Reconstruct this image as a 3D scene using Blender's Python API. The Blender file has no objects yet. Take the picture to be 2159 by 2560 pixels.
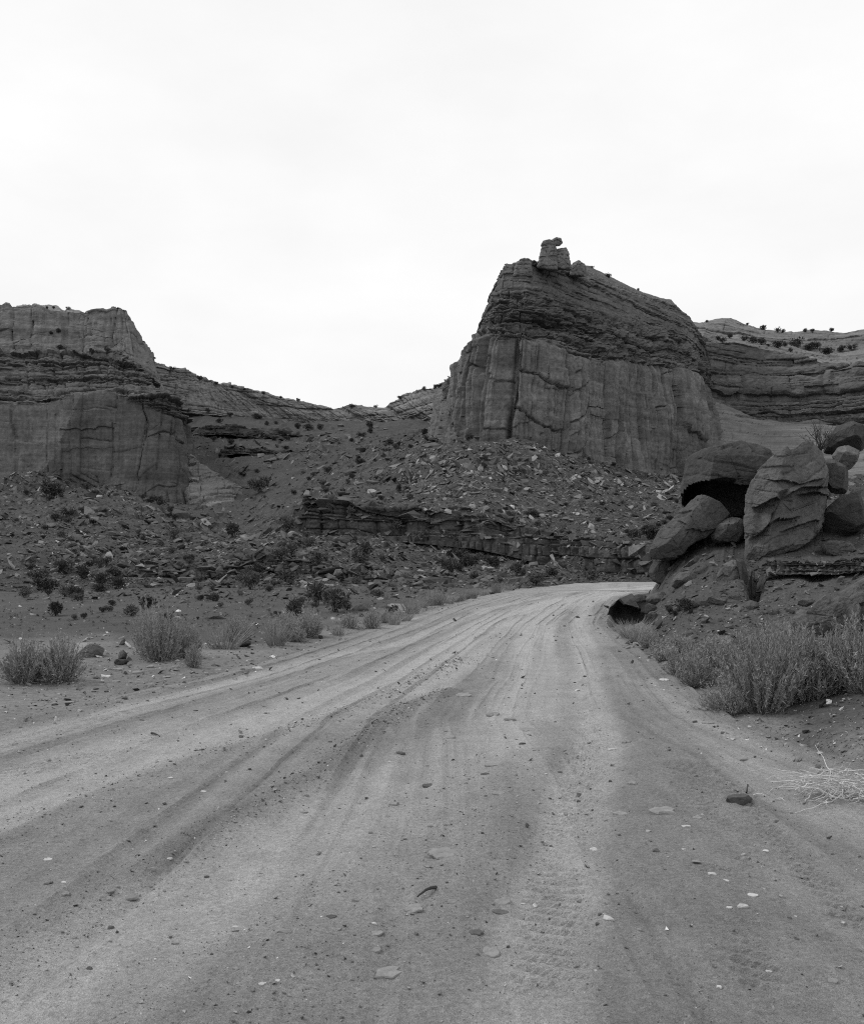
import bpy, bmesh, math, random
import numpy as np
from mathutils import Vector, Matrix

random.seed(7)
RNG = np.random.default_rng(11)
scn = bpy.context.scene
COL = scn.collection

# ------------------------------------------------------------------ camera
EYE, FPX, HOR, CX = 1.6, 2400.0, 1390.0, 1079.5
cam_d = bpy.data.cameras.new("camera")
cam_d.sensor_fit = 'HORIZONTAL'
cam_d.sensor_width = 36.0
cam_d.lens = 36.0 * FPX / 2159.0
cam_d.shift_y = (HOR - 1280.0) / 2159.0
cam_d.clip_start, cam_d.clip_end = 0.1, 6000.0
cam = bpy.data.objects.new("camera", cam_d)
COL.objects.link(cam)
cam.location = (0, 0, EYE)
cam.rotation_euler = (math.radians(90), 0, 0)
scn.camera = cam

# ------------------------------------------------------------------ overcast sky, weak broad sun
SUN_EL, SUN_AZ = 47.0, -72.0          # azimuth from +Y (view direction), negative = left
world = bpy.data.worlds.new("World")
scn.world = world
world.use_nodes = True
wn, wl = world.node_tree.nodes, world.node_tree.links
wn.clear()
w_out = wn.new('ShaderNodeOutputWorld')
w_bg = wn.new('ShaderNodeBackground')
w_bg.inputs['Strength'].default_value = 0.1
sky = wn.new('ShaderNodeTexSky')
sky.sky_type = 'NISHITA'
sky.sun_disc = False
sky.sun_elevation = math.radians(SUN_EL)
sky.sun_rotation = math.radians(SUN_AZ)
bw = wn.new('ShaderNodeRGBToBW')
tc = wn.new('ShaderNodeTexCoord')
mp = wn.new('ShaderNodeMapping')
mp.inputs['Scale'].default_value = (1.0, 1.0, 2.4)
cl = wn.new('ShaderNodeTexNoise')
cl.inputs['Scale'].default_value = 2.6
cl.inputs['Detail'].default_value = 5.0
cl.inputs['Roughness'].default_value = 0.55
rr = wn.new('ShaderNodeMapRange')
rr.inputs['From Min'].default_value = 0.3
rr.inputs['From Max'].default_value = 0.7
rr.inputs['To Min'].default_value = 9.45
rr.inputs['To Max'].default_value = 10.6
mx = wn.new('ShaderNodeMix')
mx.data_type = 'FLOAT'
mx.inputs['Factor'].default_value = 0.94
wl.new(tc.outputs['Generated'], mp.inputs['Vector'])
wl.new(mp.outputs['Vector'], cl.inputs['Vector'])
wl.new(cl.outputs['Fac'], rr.inputs['Value'])
wl.new(sky.outputs['Color'], bw.inputs['Color'])
wl.new(bw.outputs['Val'], mx.inputs['A'])
wl.new(rr.outputs['Result'], mx.inputs['B'])
wl.new(mx.outputs['Result'], w_bg.inputs['Color'])
wl.new(w_bg.outputs['Background'], w_out.inputs['Surface'])

sun_d = bpy.data.lights.new("sun", 'SUN')
sun_d.energy = 1.6
sun_d.angle = math.radians(16)
sun_d.color = (1.0, 1.0, 1.0)
sun = bpy.data.objects.new("sun", sun_d)
COL.objects.link(sun)
_e, _a = math.radians(SUN_EL), math.radians(SUN_AZ)
_dir = Vector((math.sin(_a) * math.cos(_e), math.cos(_a) * math.cos(_e), math.sin(_e)))
sun.rotation_euler = _dir.to_track_quat('Z', 'Y').to_euler()
sun.location = (-60, 40, 120)

scn.view_settings.view_transform = 'Standard'
scn.view_settings.look = 'None'
scn.view_settings.exposure = 0.0
scn.view_settings.gamma = 1.0
scn.view_settings.use_curve_mapping = False
scn.render.engine = 'CYCLES'
scn.cycles.max_bounces = 5
scn.cycles.diffuse_bounces = 3
scn.cycles.use_denoising = False
scn.cycles.filter_width = 1.1


# ------------------------------------------------------------------ helpers
def P(px, py, Y):
    """a point of the photograph at the distance Y, in metres"""
    return ((px - CX) / FPX * Y, Y, EYE + (HOR - py) / FPX * Y)


def Pa(a):
    a = np.asarray(a, float)
    return np.stack([(a[..., 0] - CX) / FPX * a[..., 2], a[..., 2], EYE + (HOR - a[..., 1]) / FPX * a[..., 2]], -1)


def hsh(ix, iy, iz, seed):
    h = (ix.astype(np.int64) * 374761393 + iy.astype(np.int64) * 668265263 + iz.astype(np.int64) * 2147483647 + seed * 974711) & 0xFFFFFFFF
    h = ((h ^ (h >> 13)) * 1274126177) & 0xFFFFFFFF
    h = ((h ^ (h >> 15)) * 2246822519) & 0xFFFFFFFF
    return ((h ^ (h >> 16)) & 0xFFFFFF).astype(np.float64) / float(0x1000000)


def vn(x, y, z, seed=0):
    """value noise in -1..1"""
    x, y, z = np.broadcast_arrays(np.asarray(x, float), np.asarray(y, float), np.asarray(z, float))
    ix, iy, iz = np.floor(x), np.floor(y), np.floor(z)
    fx, fy, fz = x - ix, y - iy, z - iz
    fx, fy, fz = fx * fx * (3 - 2 * fx), fy * fy * (3 - 2 * fy), fz * fz * (3 - 2 * fz)
    ix, iy, iz = ix.astype(np.int64), iy.astype(np.int64), iz.astype(np.int64)
    out = 0
    for dx in (0, 1):
        wx = fx if dx else 1 - fx
        for dy in (0, 1):
            wy = fy if dy else 1 - fy
            for dz in (0, 1):
                wz = fz if dz else 1 - fz
                out = out + wx * wy * wz * hsh(ix + dx, iy + dy, iz + dz, seed)
    return out * 2 - 1


def fbm(x, y, z, oct=4, seed=0, gain=0.5):
    a, f, s, n = 1.0, 1.0, 0.0, 0.0
    for o in range(oct):
        s = s + a * vn(x * f + 17.3 * o, y * f + 5.1 * o, z * f - 9.7 * o, seed + o)
        n += a
        a *= gain
        f *= 2.03
    return s / n


def worley(x, y, seed=0, jit=0.9):
    """cell id hash, second hash, F2-F1"""
    ix, iy = np.floor(x).astype(np.int64), np.floor(y).astype(np.int64)
    zz = np.zeros_like(ix)
    f1 = np.full(x.shape, 9.0)
    f2 = np.full(x.shape, 9.0)
    cid = np.zeros(x.shape)
    gx = np.zeros(x.shape)
    gy = np.zeros(x.shape)
    for dx in (-1, 0, 1):
        for dy in (-1, 0, 1):
            jx, jy = ix + dx, iy + dy
            cx = jx + 0.5 + (hsh(jx, jy, zz, seed) - 0.5) * jit
            cy = jy + 0.5 + (hsh(jx, jy, zz + 1, seed) - 0.5) * jit
            d = np.hypot(x - cx, y - cy)
            h = hsh(jx, jy, zz + 2, seed)
            nearer = d < f1
            f2 = np.where(nearer, f1, np.minimum(f2, d))
            cid = np.where(nearer, h, cid)
            gx = np.where(nearer, x - cx, gx)
            gy = np.where(nearer, y - cy, gy)
            f1 = np.where(nearer, d, f1)
    return cid, f2 - f1, gx, gy


def sstep(a, b, x):
    t = np.clip((x - a) / (b - a), 0, 1)
    return t * t * (3 - 2 * t)


def mesh_np(name, verts, faces, mat, smooth=False):
    """faces: (n,3) or (n,4) int array"""
    me = bpy.data.meshes.new(name)
    verts = np.ascontiguousarray(verts, dtype=np.float32)
    faces = np.ascontiguousarray(faces, dtype=np.int32)
    k = faces.shape[1]
    me.vertices.add(len(verts))
    me.vertices.foreach_set('co', verts.ravel())
    me.loops.add(faces.size)
    me.loops.foreach_set('vertex_index', faces.ravel())
    me.polygons.add(len(faces))
    me.polygons.foreach_set('loop_start', np.arange(0, faces.size, k, dtype=np.int32))
    me.update(calc_edges=True)
    me.polygons.foreach_set('use_smooth', np.full(len(faces), smooth))
    if mat:
        me.materials.append(mat)
    return me


def grid_faces(R, C, off=0):
    i = np.arange(R * C).reshape(R, C) + off
    return np.stack([i[:-1, :-1], i[:-1, 1:], i[1:, 1:], i[1:, :-1]], -1).reshape(-1, 4)


def link(name, me, parent=None):
    o = bpy.data.objects.new(name, me)
    COL.objects.link(o)
    if parent:
        o.parent = parent
    return o


def tag(o, label=None, cat=None, group=None, kind=None):
    if label:
        o['label'] = label
    if cat:
        o['category'] = cat
    if group:
        o['group'] = group
    if kind:
        o['kind'] = kind
    return o


# ------------------------------------------------------------------ materials (all grey: the film is black and white)
def mat_new(name):
    m = bpy.data.materials.new(name)
    m.use_nodes = True
    nt = m.node_tree
    b = nt.nodes['Principled BSDF']
    b.inputs['Roughness'].default_value = 0.95
    b.inputs['Specular IOR Level'].default_value = 0.12
    return m, nt, b


def noise(nt, vec, scale, detail=5.0, rough=0.6, stretch=None, dist=0.0):
    n = nt.nodes.new('ShaderNodeTexNoise')
    n.inputs['Scale'].default_value = scale
    n.inputs['Detail'].default_value = detail
    n.inputs['Roughness'].default_value = rough
    n.inputs['Distortion'].default_value = dist
    if stretch:
        mpn = nt.nodes.new('ShaderNodeMapping')
        mpn.inputs['Scale'].default_value = stretch
        nt.links.new(vec, mpn.inputs['Vector'])
        vec = mpn.outputs['Vector']
    nt.links.new(vec, n.inputs['Vector'])
    return n.outputs['Fac']


def rng(nt, v, a, b, lo, hi):
    r = nt.nodes.new('ShaderNodeMapRange')
    r.inputs['From Min'].default_value = a
    r.inputs['From Max'].default_value = b
    r.inputs['To Min'].default_value = lo
    r.inputs['To Max'].default_value = hi
    nt.links.new(v, r.inputs['Value'])
    return r.outputs['Result']


def mth(nt, op, a, b):
    n = nt.nodes.new('ShaderNodeMath')
    n.operation = op
    for i, v in enumerate((a, b)):
        if isinstance(v, (int, float)):
            n.inputs[i].default_value = v
        else:
            nt.links.new(v, n.inputs[i])
    return n.outputs[0]


def rock_mat(name, base, big=0.03, contrast=0.35, strata=0.0, strata_scale=0.5, streak=0.0, fine=2.0, bump=0.3, bump_scale=1.0, grain=1.3):
    m, nt, b = mat_new(name)
    t = nt.nodes.new('ShaderNodeTexCoord')
    vec = t.outputs['Object']
    v = rng(nt, noise(nt, vec, big, 6.0, 0.65), 0.3, 0.7, 1 - contrast, 1 + contrast)
    f = rng(nt, noise(nt, vec, fine, 8.0, 0.78), 0.3, 0.7, 1 - contrast * grain, 1 + contrast * grain)
    v = mth(nt, 'MULTIPLY', v, f)
    if strata:
        s = noise(nt, vec, strata_scale, 5.0, 0.75, (0.04, 0.04, 1.0), 0.3)
        v = mth(nt, 'MULTIPLY', v, rng(nt, s, 0.35, 0.65, 1 - strata, 1 + strata))
    if streak:
        s = noise(nt, vec, 0.35, 4.0, 0.7, (1.0, 1.0, 0.05))
        v = mth(nt, 'MULTIPLY', v, rng(nt, s, 0.42, 0.72, 1.0 + streak * 0.3, 1 - streak))
    v = mth(nt, 'MULTIPLY', v, base)
    nt.links.new(v, b.inputs['Base Color'])
    bp = nt.nodes.new('ShaderNodeBump')
    bp.inputs['Strength'].default_value = bump
    bp.inputs['Distance'].default_value = 0.5 / bump_scale
    h = noise(nt, vec, bump_scale, 9.0, 0.75)
    nt.links.new(h, bp.inputs['Height'])
    nt.links.new(bp.outputs['Normal'], b.inputs['Normal'])
    return m


M = {}
M['cap'] = rock_mat('butte_cap_rock', 0.108, 0.03, 0.24, 0.30, 0.6, 0.2, 0.8, 0.7, 0.5)
M['butte'] = rock_mat('butte_sandstone', 0.136, 0.03, 0.30, 0.24, 0.45, 0.34, 0.8, 0.5, 0.5)
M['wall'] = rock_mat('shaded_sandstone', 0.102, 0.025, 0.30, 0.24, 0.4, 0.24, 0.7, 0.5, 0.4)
M['pale'] = rock_mat('pale_sandstone', 0.155, 0.015, 0.22, 0.28, 0.3, 0.30, 0.5, 0.5, 0.3)
M['rim'] = rock_mat('rim_sandstone', 0.165, 0.012, 0.25, 0.30, 0.3, 0.40, 0.4, 0.5, 0.25)
M['cove'] = rock_mat('bedded_sandstone', 0.105, 0.015, 0.2, 0.32, 0.35, 0.12, 0.5, 0.5, 0.3)
M['ledge'] = rock_mat('dark_ledge_rock', 0.066, 0.1, 0.25, 0.22, 2.0, 0.3, 2.5, 0.5, 1.5)
M['slick'] = rock_mat('slickrock', 0.15, 0.08, 0.18, 0.30, 0.9, 0.0, 1.2, 0.4, 0.8)
M['hill'] = rock_mat('talus_soil', 0.062, 0.035, 0.24, 0.0, 1.0, 0.0, 1.6, 0.9, 1.0, 2.0)
M['soil'] = rock_mat('shoulder_soil', 0.165, 0.35, 0.2, 0.0, 1.0, 0.0, 12.0, 0.8, 14.0, 2.2)
_nt = M['soil'].node_tree
_b = _nt.nodes['Principled BSDF']
_src = _b.inputs['Base Color'].links[0].from_socket
_at = _nt.nodes.new('ShaderNodeAttribute')
_at.attribute_name = 'earth'
_nt.links.new(mth(_nt, 'MULTIPLY', _src, rng(_nt, _at.outputs['Fac'], 0, 1, 1.0, .42)), _b.inputs['Base Color'])
M['boulder'] = rock_mat('boulder_sandstone', 0.102, 0.7, 0.22, 0.0, 1.0, 0.0, 7.0, 0.8, 5.0, 1.6)
M['boulder_pale'] = rock_mat('pale_boulder_sandstone', 0.125, 0.8, 0.22, 0.0, 1.0, 0.0, 7.0, 0.8, 5.0, 1.6)
M['boulder_dark'] = rock_mat('dark_boulder_sandstone', 0.064, 0.7, 0.24, 0.0, 1.0, 0.0, 7.0, 0.8, 5.0, 1.6)
M['bank'] = rock_mat('bank_earth', 0.062, 0.5, 0.22, 0.0, 3.0, 0.0, 7.0, 0.6, 9.0)
M['talus'] = rock_mat('talus_stone', 0.088, 0.2, 0.3, 0.0, 1.0, 0.0, 1.5, 0.3, 2.0)
M['stone'] = rock_mat('road_stone', 0.22, 3.0, 0.2, 0.0, 1.0, 0.0, 30.0, 0.3, 30.0)
M['stone_white'] = rock_mat('white_stone', 0.43, 3.0, 0.12, 0.0, 1.0, 0.0, 30.0, 0.2, 30.0)
M['stone_dark'] = rock_mat('dark_stone', 0.095, 3.0, 0.2, 0.0, 1.0, 0.0, 30.0, 0.3, 30.0)
M['stone_pale'] = rock_mat('pale_road_stone', 0.23, 3.0, 0.2, 0.0, 1.0, 0.0, 30.0, 0.3, 30.0)
M['gravel'] = rock_mat('gravel', 0.17, 9.0, 0.5, 0.0, 1.0, 0.0, 40.0, 0.2, 30.0)


def plain_mat(name, base, var=0.3, scale=12.0, rough=0.9):
    m, nt, b = mat_new(name)
    t = nt.nodes.new('ShaderNodeTexCoord')
    v = rng(nt, noise(nt, t.outputs['Object'], scale, 3.0, 0.6), 0.3, 0.7, base * (1 - var), base * (1 + var))
    nt.links.new(v, b.inputs['Base Color'])
    b.inputs['Roughness'].default_value = rough
    return m


M['sage_leaf'] = plain_mat('sage_leaf', 0.27, 0.25, 14.0)
M['sage_stem'] = plain_mat('sage_stem', 0.20, 0.35, 18.0)
M['grass_blade'] = plain_mat('dry_grass_blade', 0.26, 0.3, 14.0)
M['dark_leaf'] = plain_mat('juniper_leaf', 0.056, 0.35, 4.0)
M['dark_stem'] = plain_mat('juniper_stem', 0.05, 0.3, 4.0)
M['dead_wood'] = plain_mat('dead_wood', 0.50, 0.3, 20.0)
M['dark_wood'] = plain_mat('dark_wood', 0.05, 0.3, 20.0)

# the road: pale compacted dust and darker loose gravel, masked by a measured attribute
m, nt, b = mat_new('road_dirt')
t = nt.nodes.new('ShaderNodeTexCoord')
vec = t.outputs['Object']
at = nt.nodes.new('ShaderNodeAttribute')
at.attribute_name = 'dust'
d0 = at.outputs['Fac']
wob = rng(nt, noise(nt, vec, 1.6, 6.0, 0.7, (1, 0.35, 1)), 0.25, 0.75, -0.17, 0.17)
d1 = mth(nt, 'ADD', d0, wob)
col = rng(nt, d1, 0.0, 1.0, 0.190, 0.385)
f1 = rng(nt, noise(nt, vec, 42.0, 6.0, 0.75), 0.3, 0.7, 0.68, 1.32)
f2 = rng(nt, noise(nt, vec, 190.0, 3.0, 0.8), 0.3, 0.7, 0.55, 1.45)
f3 = rng(nt, noise(nt, vec, 4.0, 7.0, 0.75, (1, 0.7, 1)), 0.3, 0.7, 0.84, 1.16)
col = mth(nt, 'MULTIPLY', mth(nt, 'MULTIPLY', col, f1), mth(nt, 'MULTIPLY', f2, f3))
nt.links.new(col, b.inputs['Base Color'])
bp = nt.nodes.new('ShaderNodeBump')
bp.inputs['Strength'].default_value = 0.8
bp.inputs['Distance'].default_value = 0.04
hh = mth(nt, 'ADD', noise(nt, vec, 22.0, 8.0, 0.75), mth(nt, 'MULTIPLY', noise(nt, vec, 120.0, 3.0, 0.8), 0.5))
nt.links.new(hh, bp.inputs['Height'])
nt.links.new(bp.outputs['Normal'], b.inputs['Normal'])
M['road'] = m

# ------------------------------------------------------------------ terrain: measured sections (distance, photo row or height)
def z_of(Y, py):
    return EYE + (HOR - py) / FPX * Y


ZF = lambda *a: list(a)
SECT = {   # photo column: [(Y, photo row) or (Y, None, z)]
    -900: [(40, None, -.3), (100, None, 3), (200, None, 11), (330, None, 25), (450, None, 55), (700, None, 90), (1000, None, 100)],
    105: [(20, None, 0), (30, None, -.25), (50, 1472), (70, 1428), (100, 1376), (150, 1322), (220, 1266), (300, 1226), (342, 1205), (400, None, 34), (700, None, 80), (1000, None, 95)],
    300: [(20, None, 0), (30, None, -.2), (50, 1467), (73, 1446), (77, 1418), (100, 1378), (150, 1325), (220, 1275), (300, 1240), (342, 1222), (400, None, 34), (700, None, 80), (1000, None, 95)],
    480: [(22, None, 0), (50, 1467), (73, 1446), (76.5, 1408), (110, 1370), (150, 1342), (200, 1312), (300, 1280), (350, 1262), (420, 1215), (560, 1120), (660, 1040), (760, None, 104), (1000, None, 110)],
    600: [(25, None, 0), (50, 1465), (73, 1440), (76.5, 1400), (100, 1375), (130, 1346), (180, 1320), (260, 1295), (320, 1265), (400, 1215), (500, 1150), (600, 1095), (690, 1040), (760, None, 104), (1000, None, 110)],
    700: [(28, None, 0), (50, 1463), (73, 1430), (76.5, 1396), (95, 1366), (115, 1327), (130, 1297), (150, 1285), (250, 1265), (320, 1235), (400, 1195), (500, 1140), (600, 1095), (700, 1052), (770, None, 104), (1000, None, 110)],
    770: [(30, None, 0), (50, 1463), (72, 1440), (75, 1402), (100, 1365), (130, 1342), (134, 1250), (160, 1245), (250, 1235), (320, 1210), (400, 1175), (500, 1125), (600, 1085), (710, 1055), (780, None, 104), (1000, None, 110)],
    900: [(32, None, 0), (50, 1463), (70, 1455), (73, 1428), (100, 1378), (129, 1346), (133, 1258), (160, 1240), (200, 1215), (260, 1180), (330, 1150), (420, 1118), (520, 1090), (715, 1052), (780, None, 104), (1000, None, 110)],
    1050: [(36, None, 0), (50, 1463), (65, 1445), (80, 1425), (100, 1395), (127, 1362), (131, 1278), (160, 1232), (200, 1180), (240, 1140), (280, 1118), (350, 1103), (500, 1080), (650, 1050), (760, None, 100), (1000, None, 110)],
    1180: [(38, None, 0), (50, 1466), (65, 1447), (80, 1430), (100, 1405), (125, 1372), (129, 1286), (160, 1210), (200, 1152), (246, 1108), (275, 1112), (350, 1110), (500, None, 70), (1000, None, 90)],
    1350: [(40, None, 0), (50, 1466), (58, 1457), (75, 1432), (95, 1418), (121, 1408), (125, 1338), (150, 1270), (190, 1205), (240, 1142), (266, 1122), (330, 1108), (500, None, 70), (1000, None, 90)],
    1500: [(40, None, 0), (60, 1454), (80, 1446), (111, 1440), (115, 1354), (150, 1290), (200, 1227), (260, 1172), (290, 1154), (340, 1140), (500, None, 70), (1000, None, 90)],
    1600: [(17, None, 0), (40, None, 0), (60, 1454), (75, 1450), (105, 1449), (109, 1374), (150, 1310), (200, 1255), (270, 1195), (310, 1182), (400, None, 45), (1000, None, 90)],
    1640: [(16.5, None, 0), (19, 1592), (21, 1558), (23, 1522), (25, 1492), (27, 1464), (30, None, .8), (34, None, .3), (40, None, 0), (60, None, 0), (104, None, -.8), (108, 1377), (150, 1312), (200, 1255), (270, 1195), (310, 1182), (400, None, 45), (1000, None, 90)],
    1700: [(13, None, 0), (17.5, 1606), (20, 1550), (22, 1500), (24, 1450), (26, 1402), (28, 1362), (32, 1342), (40, None, 2.0), (60, None, .6), (102, None, -.4), (107, 1374), (150, 1310), (200, 1255), (300, 1190), (330, 1185), (450, None, 48), (1000, None, 90)],
    1800: [(11, None, 0), (15.5, 1622), (18, 1580), (20, 1520), (22, 1462), (24, 1412), (26, 1364), (28, 1322), (32, 1292), (40, None, 3.2), (60, None, 4), (100, None, 8), (200, 1250), (300, 1195), (340, 1190), (450, None, 48), (1000, None, 90)],
    1950: [(9, None, 0), (13, 1645), (17, 1592), (19, 1540), (21, 1482), (23, 1424), (25, 1372), (28, 1300), (32, 1280), (40, None, 3.2), (60, None, 4), (100, None, 6), (200, 1260), (300, 1200), (340, 1190), (450, None, 48), (1000, None, 90)],
    2087: [(6.6, None, 0), (8, 1846), (9, 1782), (10, 1728), (13, 1660), (17, 1572), (20, 1492), (23, 1412), (25, 1352), (28, 1290), (32, 1275), (40, None, 3.3), (60, None, 4), (100, None, 6), (200, 1260), (300, 1200), (340, 1190), (450, None, 48), (1000, None, 90)],
    2600: [(4.5, None, 0.05), (7, None, .45), (10, None, .7), (14, None, 1.1), (18, None, 1.8), (23, None, 3.0), (28, None, 3.6), (40, None, 4.2), (100, None, 9), (200, None, 20), (340, None, 38), (1000, None, 90)],
    3300: [(4, None, 0.4), (10, None, 1.4), (18, None, 2.4), (28, None, 4.2), (40, None, 5), (100, None, 10), (340, None, 40), (1000, None, 90)],
}
SX = np.array(sorted(SECT))


def sect_z(Yq):
    rows = []
    for k in SX:
        Ys, Zs = [1.0], [None]
        for e in SECT[k]:
            Ys.append(e[0])
            Zs.append(z_of(e[0], e[1]) if e[1] is not None else e[2])
        Zs[0] = 0.0 if k < 2500 else Zs[1]
        rows.append(np.interp(Yq, Ys, Zs))
    return np.array(rows)          # sections x rows


def smooth_interp(xq, xs, tab):
    """cubic-eased interpolation across the sections; tab: sections x rows -> rows x columns"""
    i = np.clip(np.searchsorted(xs, xq) - 1, 0, len(xs) - 2)
    f = np.clip((xq - xs[i]) / (xs[i + 1] - xs[i]), 0, 1)
    h = (xs[i + 1] - xs[i])
    d = np.gradient(tab, xs, axis=0)
    a, bb = tab[i], tab[i + 1]
    lim = np.abs(bb - a) * 1.5
    ma = np.clip(d[i] * h[:, None], -lim, lim)
    mb = np.clip(d[i + 1] * h[:, None], -lim, lim)
    f = f[:, None]
    out = (2 * f**3 - 3 * f**2 + 1) * a + (f**3 - 2 * f**2 + f) * ma + (-2 * f**3 + 3 * f**2) * bb + (f**3 - f**2) * mb
    return out.T


# road edges: lateral position at each distance
RL_Y = np.array([1.5, 2.5, 9.4, 12.4, 16, 24.8, 33, 37.6, 45, 49, 53, 55.5, 57, 58.2, 59])
RL_X = np.array([-6.6, -6.0, -3.95, -3.0, -2.2, -.8, .95, 1.9, 4.0, 5.5, 7.3, 8.8, 10.2, 12.5, 16])
RR_Y = np.array([1.5, 2.5, 6, 7.7, 9.4, 12.8, 17.9, 22.6, 27.4, 33, 36.6, 41, 44, 45.2, 59])
RR_X = np.array([4.2, 4.2, 3.6, 3.25, 2.95, 3.2, 3.6, 4.1, 5.1, 6.4, 7.3, 9.0, 10.6, 30, 30])
road_l = lambda Y: np.interp(Y, RL_Y, RL_X)
road_r = lambda Y: np.interp(Y, RR_Y, RR_X)


def road_t(x, Y):
    a, b_ = road_l(Y), road_r(Y)
    t_ = (x - a) / np.maximum(b_ - a, .1)
    return np.where(Y > 59.5, -1.0, t_)


def ledge_terrace(z, h, k, amp):
    """bend a slope into risers and treads of height h"""
    q = z / h + k
    f = q - np.floor(q)
    return (sstep(0.55, 0.95, f) - f) * h * amp


colpx = np.arange(-760, 2900.1, 7.0)
near_py = np.arange(2950, 1481, -7.0)
near_Y = EYE * FPX / (near_py - HOR)
far_Y = [near_Y[-1]]
while far_Y[-1] < 1000:
    far_Y.append(far_Y[-1] * 1.0132)
rowY = np.concatenate([near_Y, far_Y[1:]])
TX = (colpx[None, :] - CX) / FPX * rowY[:, None]
TY = np.repeat(rowY[:, None], len(colpx), 1)
TZ = smooth_interp(colpx, SX, sect_z(rowY))
# ditch with an undercut hole beside the road
TZ -= 0.75 * np.exp(-((TX - 5.55) / .75) ** 2 - ((TY - 27.0) / 1.7) ** 2)
TZ -= 0.16 * np.exp(-((TX - 4.1 - (TY - 20) * .16) / .4) ** 2) * sstep(15, 18, TY) * (1 - sstep(24, 27, TY))
TZ -= 0.7 * np.exp(-((TX / TY * FPX + CX - 1885) / 15) ** 2 - ((TY - 22.0) / 1.3) ** 2)
# roughness of the ground, larger with distance
farw = sstep(45, 110, TY)
TZ += fbm(TX * .35, TY * .35, TZ * 0, 4, 3) * (0.05 + .10 * sstep(18, 45, TY)) * (1 - .0 * farw)
TZ += fbm(TX * 2.2, TY * 2.2, 0, 3, 4) * 0.035 * (1 - farw)
TZ += fbm(TX * .11, TY * .09, 0, 5, 5, .55) * .9 * farw * np.clip(TY / 170, .3, 1.6)
TZ += fbm(TX * .45, TY * .30, 0, 4, 6, .6) * .62 * farw * np.clip(TY / 170, .35, 1.5)
TZ += np.abs(fbm(TX * .9, TY * .55, 0, 3, 7, .6)) * .55 * sstep(55, 75, TY) * np.clip(TY / 170, .4, 1.5)
cpx = np.repeat(colpx[None, :], len(rowY), 0)
TZ += 7.0 * sstep(-.1, .5, fbm(TX * .035, 3, 0, 3, 18)) * np.exp(-((TY - 342) / 32) ** 2) * sstep(500, 430, cpx)
TZ += 3.0 * sstep(0, .5, fbm(TX * .05, 9, 0, 3, 19)) * np.exp(-((TY - 285 - (cpx - 1400) * .12) / 30) ** 2) * sstep(1220, 1300, cpx) * sstep(1760, 1680, cpx)
# gullies running down the slopes
gul = np.abs(fbm(TX * .06, TY * .012, 0, 3, 8))
TZ -= (1 - sstep(0, .12, gul)) * 1.1 * sstep(120, 180, TY) * np.clip(TY / 250, .3, 1.3)
warp = fbm(TX * .03, TY * .03, 0, 4, 9)
slopew = sstep(60, 75, TY) * (1 - sstep(560, 640, TY))
msk = sstep(-.15, .35, fbm(TX * .02, TY * .02, 3, 3, 12))
left_w = sstep(1250, 700, np.repeat(colpx[None, :], len(rowY), 0)) * sstep(0, .2, 1.0)
TZ += ledge_terrace(TZ + warp * 3, 1.1, 0, .85) * slopew * msk * (1 - sstep(150, 220, TY))
TZ += ledge_terrace(TZ + warp * 5, 4.0, .3, .75) * slopew * msk * sstep(100, 160, TY)
# bank on the near slope: earth with shaly layers
bankw = sstep(1560, 1720, np.repeat(colpx[None, :], len(rowY), 0)) * sstep(15, 19, TY) * (1 - sstep(34, 44, TY))
TZ += ledge_terrace(TZ + fbm(TX * .5, TY * .5, 0, 3, 14) * .3, .32, .1, .7) * bankw * sstep(-.2, .3, fbm(TX * .5, TY * .5, 5, 2, 15))
TZ += fbm(TX * 1.6, TY * 1.6, 0, 4, 16, .6) * .16 * bankw
# keep the sheet under the road
rt = road_t(TX, TY)
onroad = sstep(-.03, .03, rt) * (1 - sstep(.97, 1.03, rt))
TZ = TZ * (1 - onroad) + onroad * (-.12)


def terrain_z(px, Y):
    r = np.clip(np.searchsorted(rowY, Y) - 1, 0, len(rowY) - 2)
    c = np.clip(np.searchsorted(colpx, px) - 1, 0, len(colpx) - 2)
    fr = (Y - rowY[r]) / (rowY[r + 1] - rowY[r])
    fc = (px - colpx[c]) / (colpx[c + 1] - colpx[c])
    return (TZ[r, c] * (1 - fr) * (1 - fc) + TZ[r + 1, c] * fr * (1 - fc) + TZ[r, c + 1] * (1 - fr) * fc + TZ[r + 1, c + 1] * fr * fc)


SPLIT = int(np.searchsorted(rowY, 47.0))
TV = np.stack([TX, TY, TZ], -1)
nC = len(colpx)
gv = TV[:SPLIT + 1].reshape(-1, 3)
gf = grid_faces(SPLIT + 1, nC)
big = np.array([[-2500, -2500, -6], [2500, -2500, -6], [2500, 2500, -6], [-2500, 2500, -6],
                [-14, -20, -.1], [14, -20, -.1], [9, 4, -.25], [-9, 4, -.25]], float)
gf = np.concatenate([gf, np.array([[0, 1, 2, 3], [4, 5, 6, 7]]) + len(gv)])
ground = link('ground', mesh_np('ground', np.concatenate([gv, big]), gf, M['soil']))
tag(ground, 'stony dirt shoulder and bank beside the road', kind='structure')
pxg = np.repeat(colpx[None, :], SPLIT + 1, 0)
Yg = TY[:SPLIT + 1]
wv = fbm(TX * .9, TY * .9, 0, 4, 17, .6)[:SPLIT + 1]
earth = np.maximum(sstep(1575, 1640, pxg + wv * 60) * sstep(15.2, 18.0, Yg + wv * 1.5), sstep(1900, 2010, pxg + wv * 90) * sstep(7.4, 8.6, Yg + wv * .8))
lf = sstep(.3, 2.2, road_l(Yg) - TX[:SPLIT + 1] + wv * 1.2) * sstep(16.0, 20.0, Yg + wv * 3)
earth = np.maximum(earth, lf)
earth = np.concatenate([earth.reshape(-1), np.zeros(8)])
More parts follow.
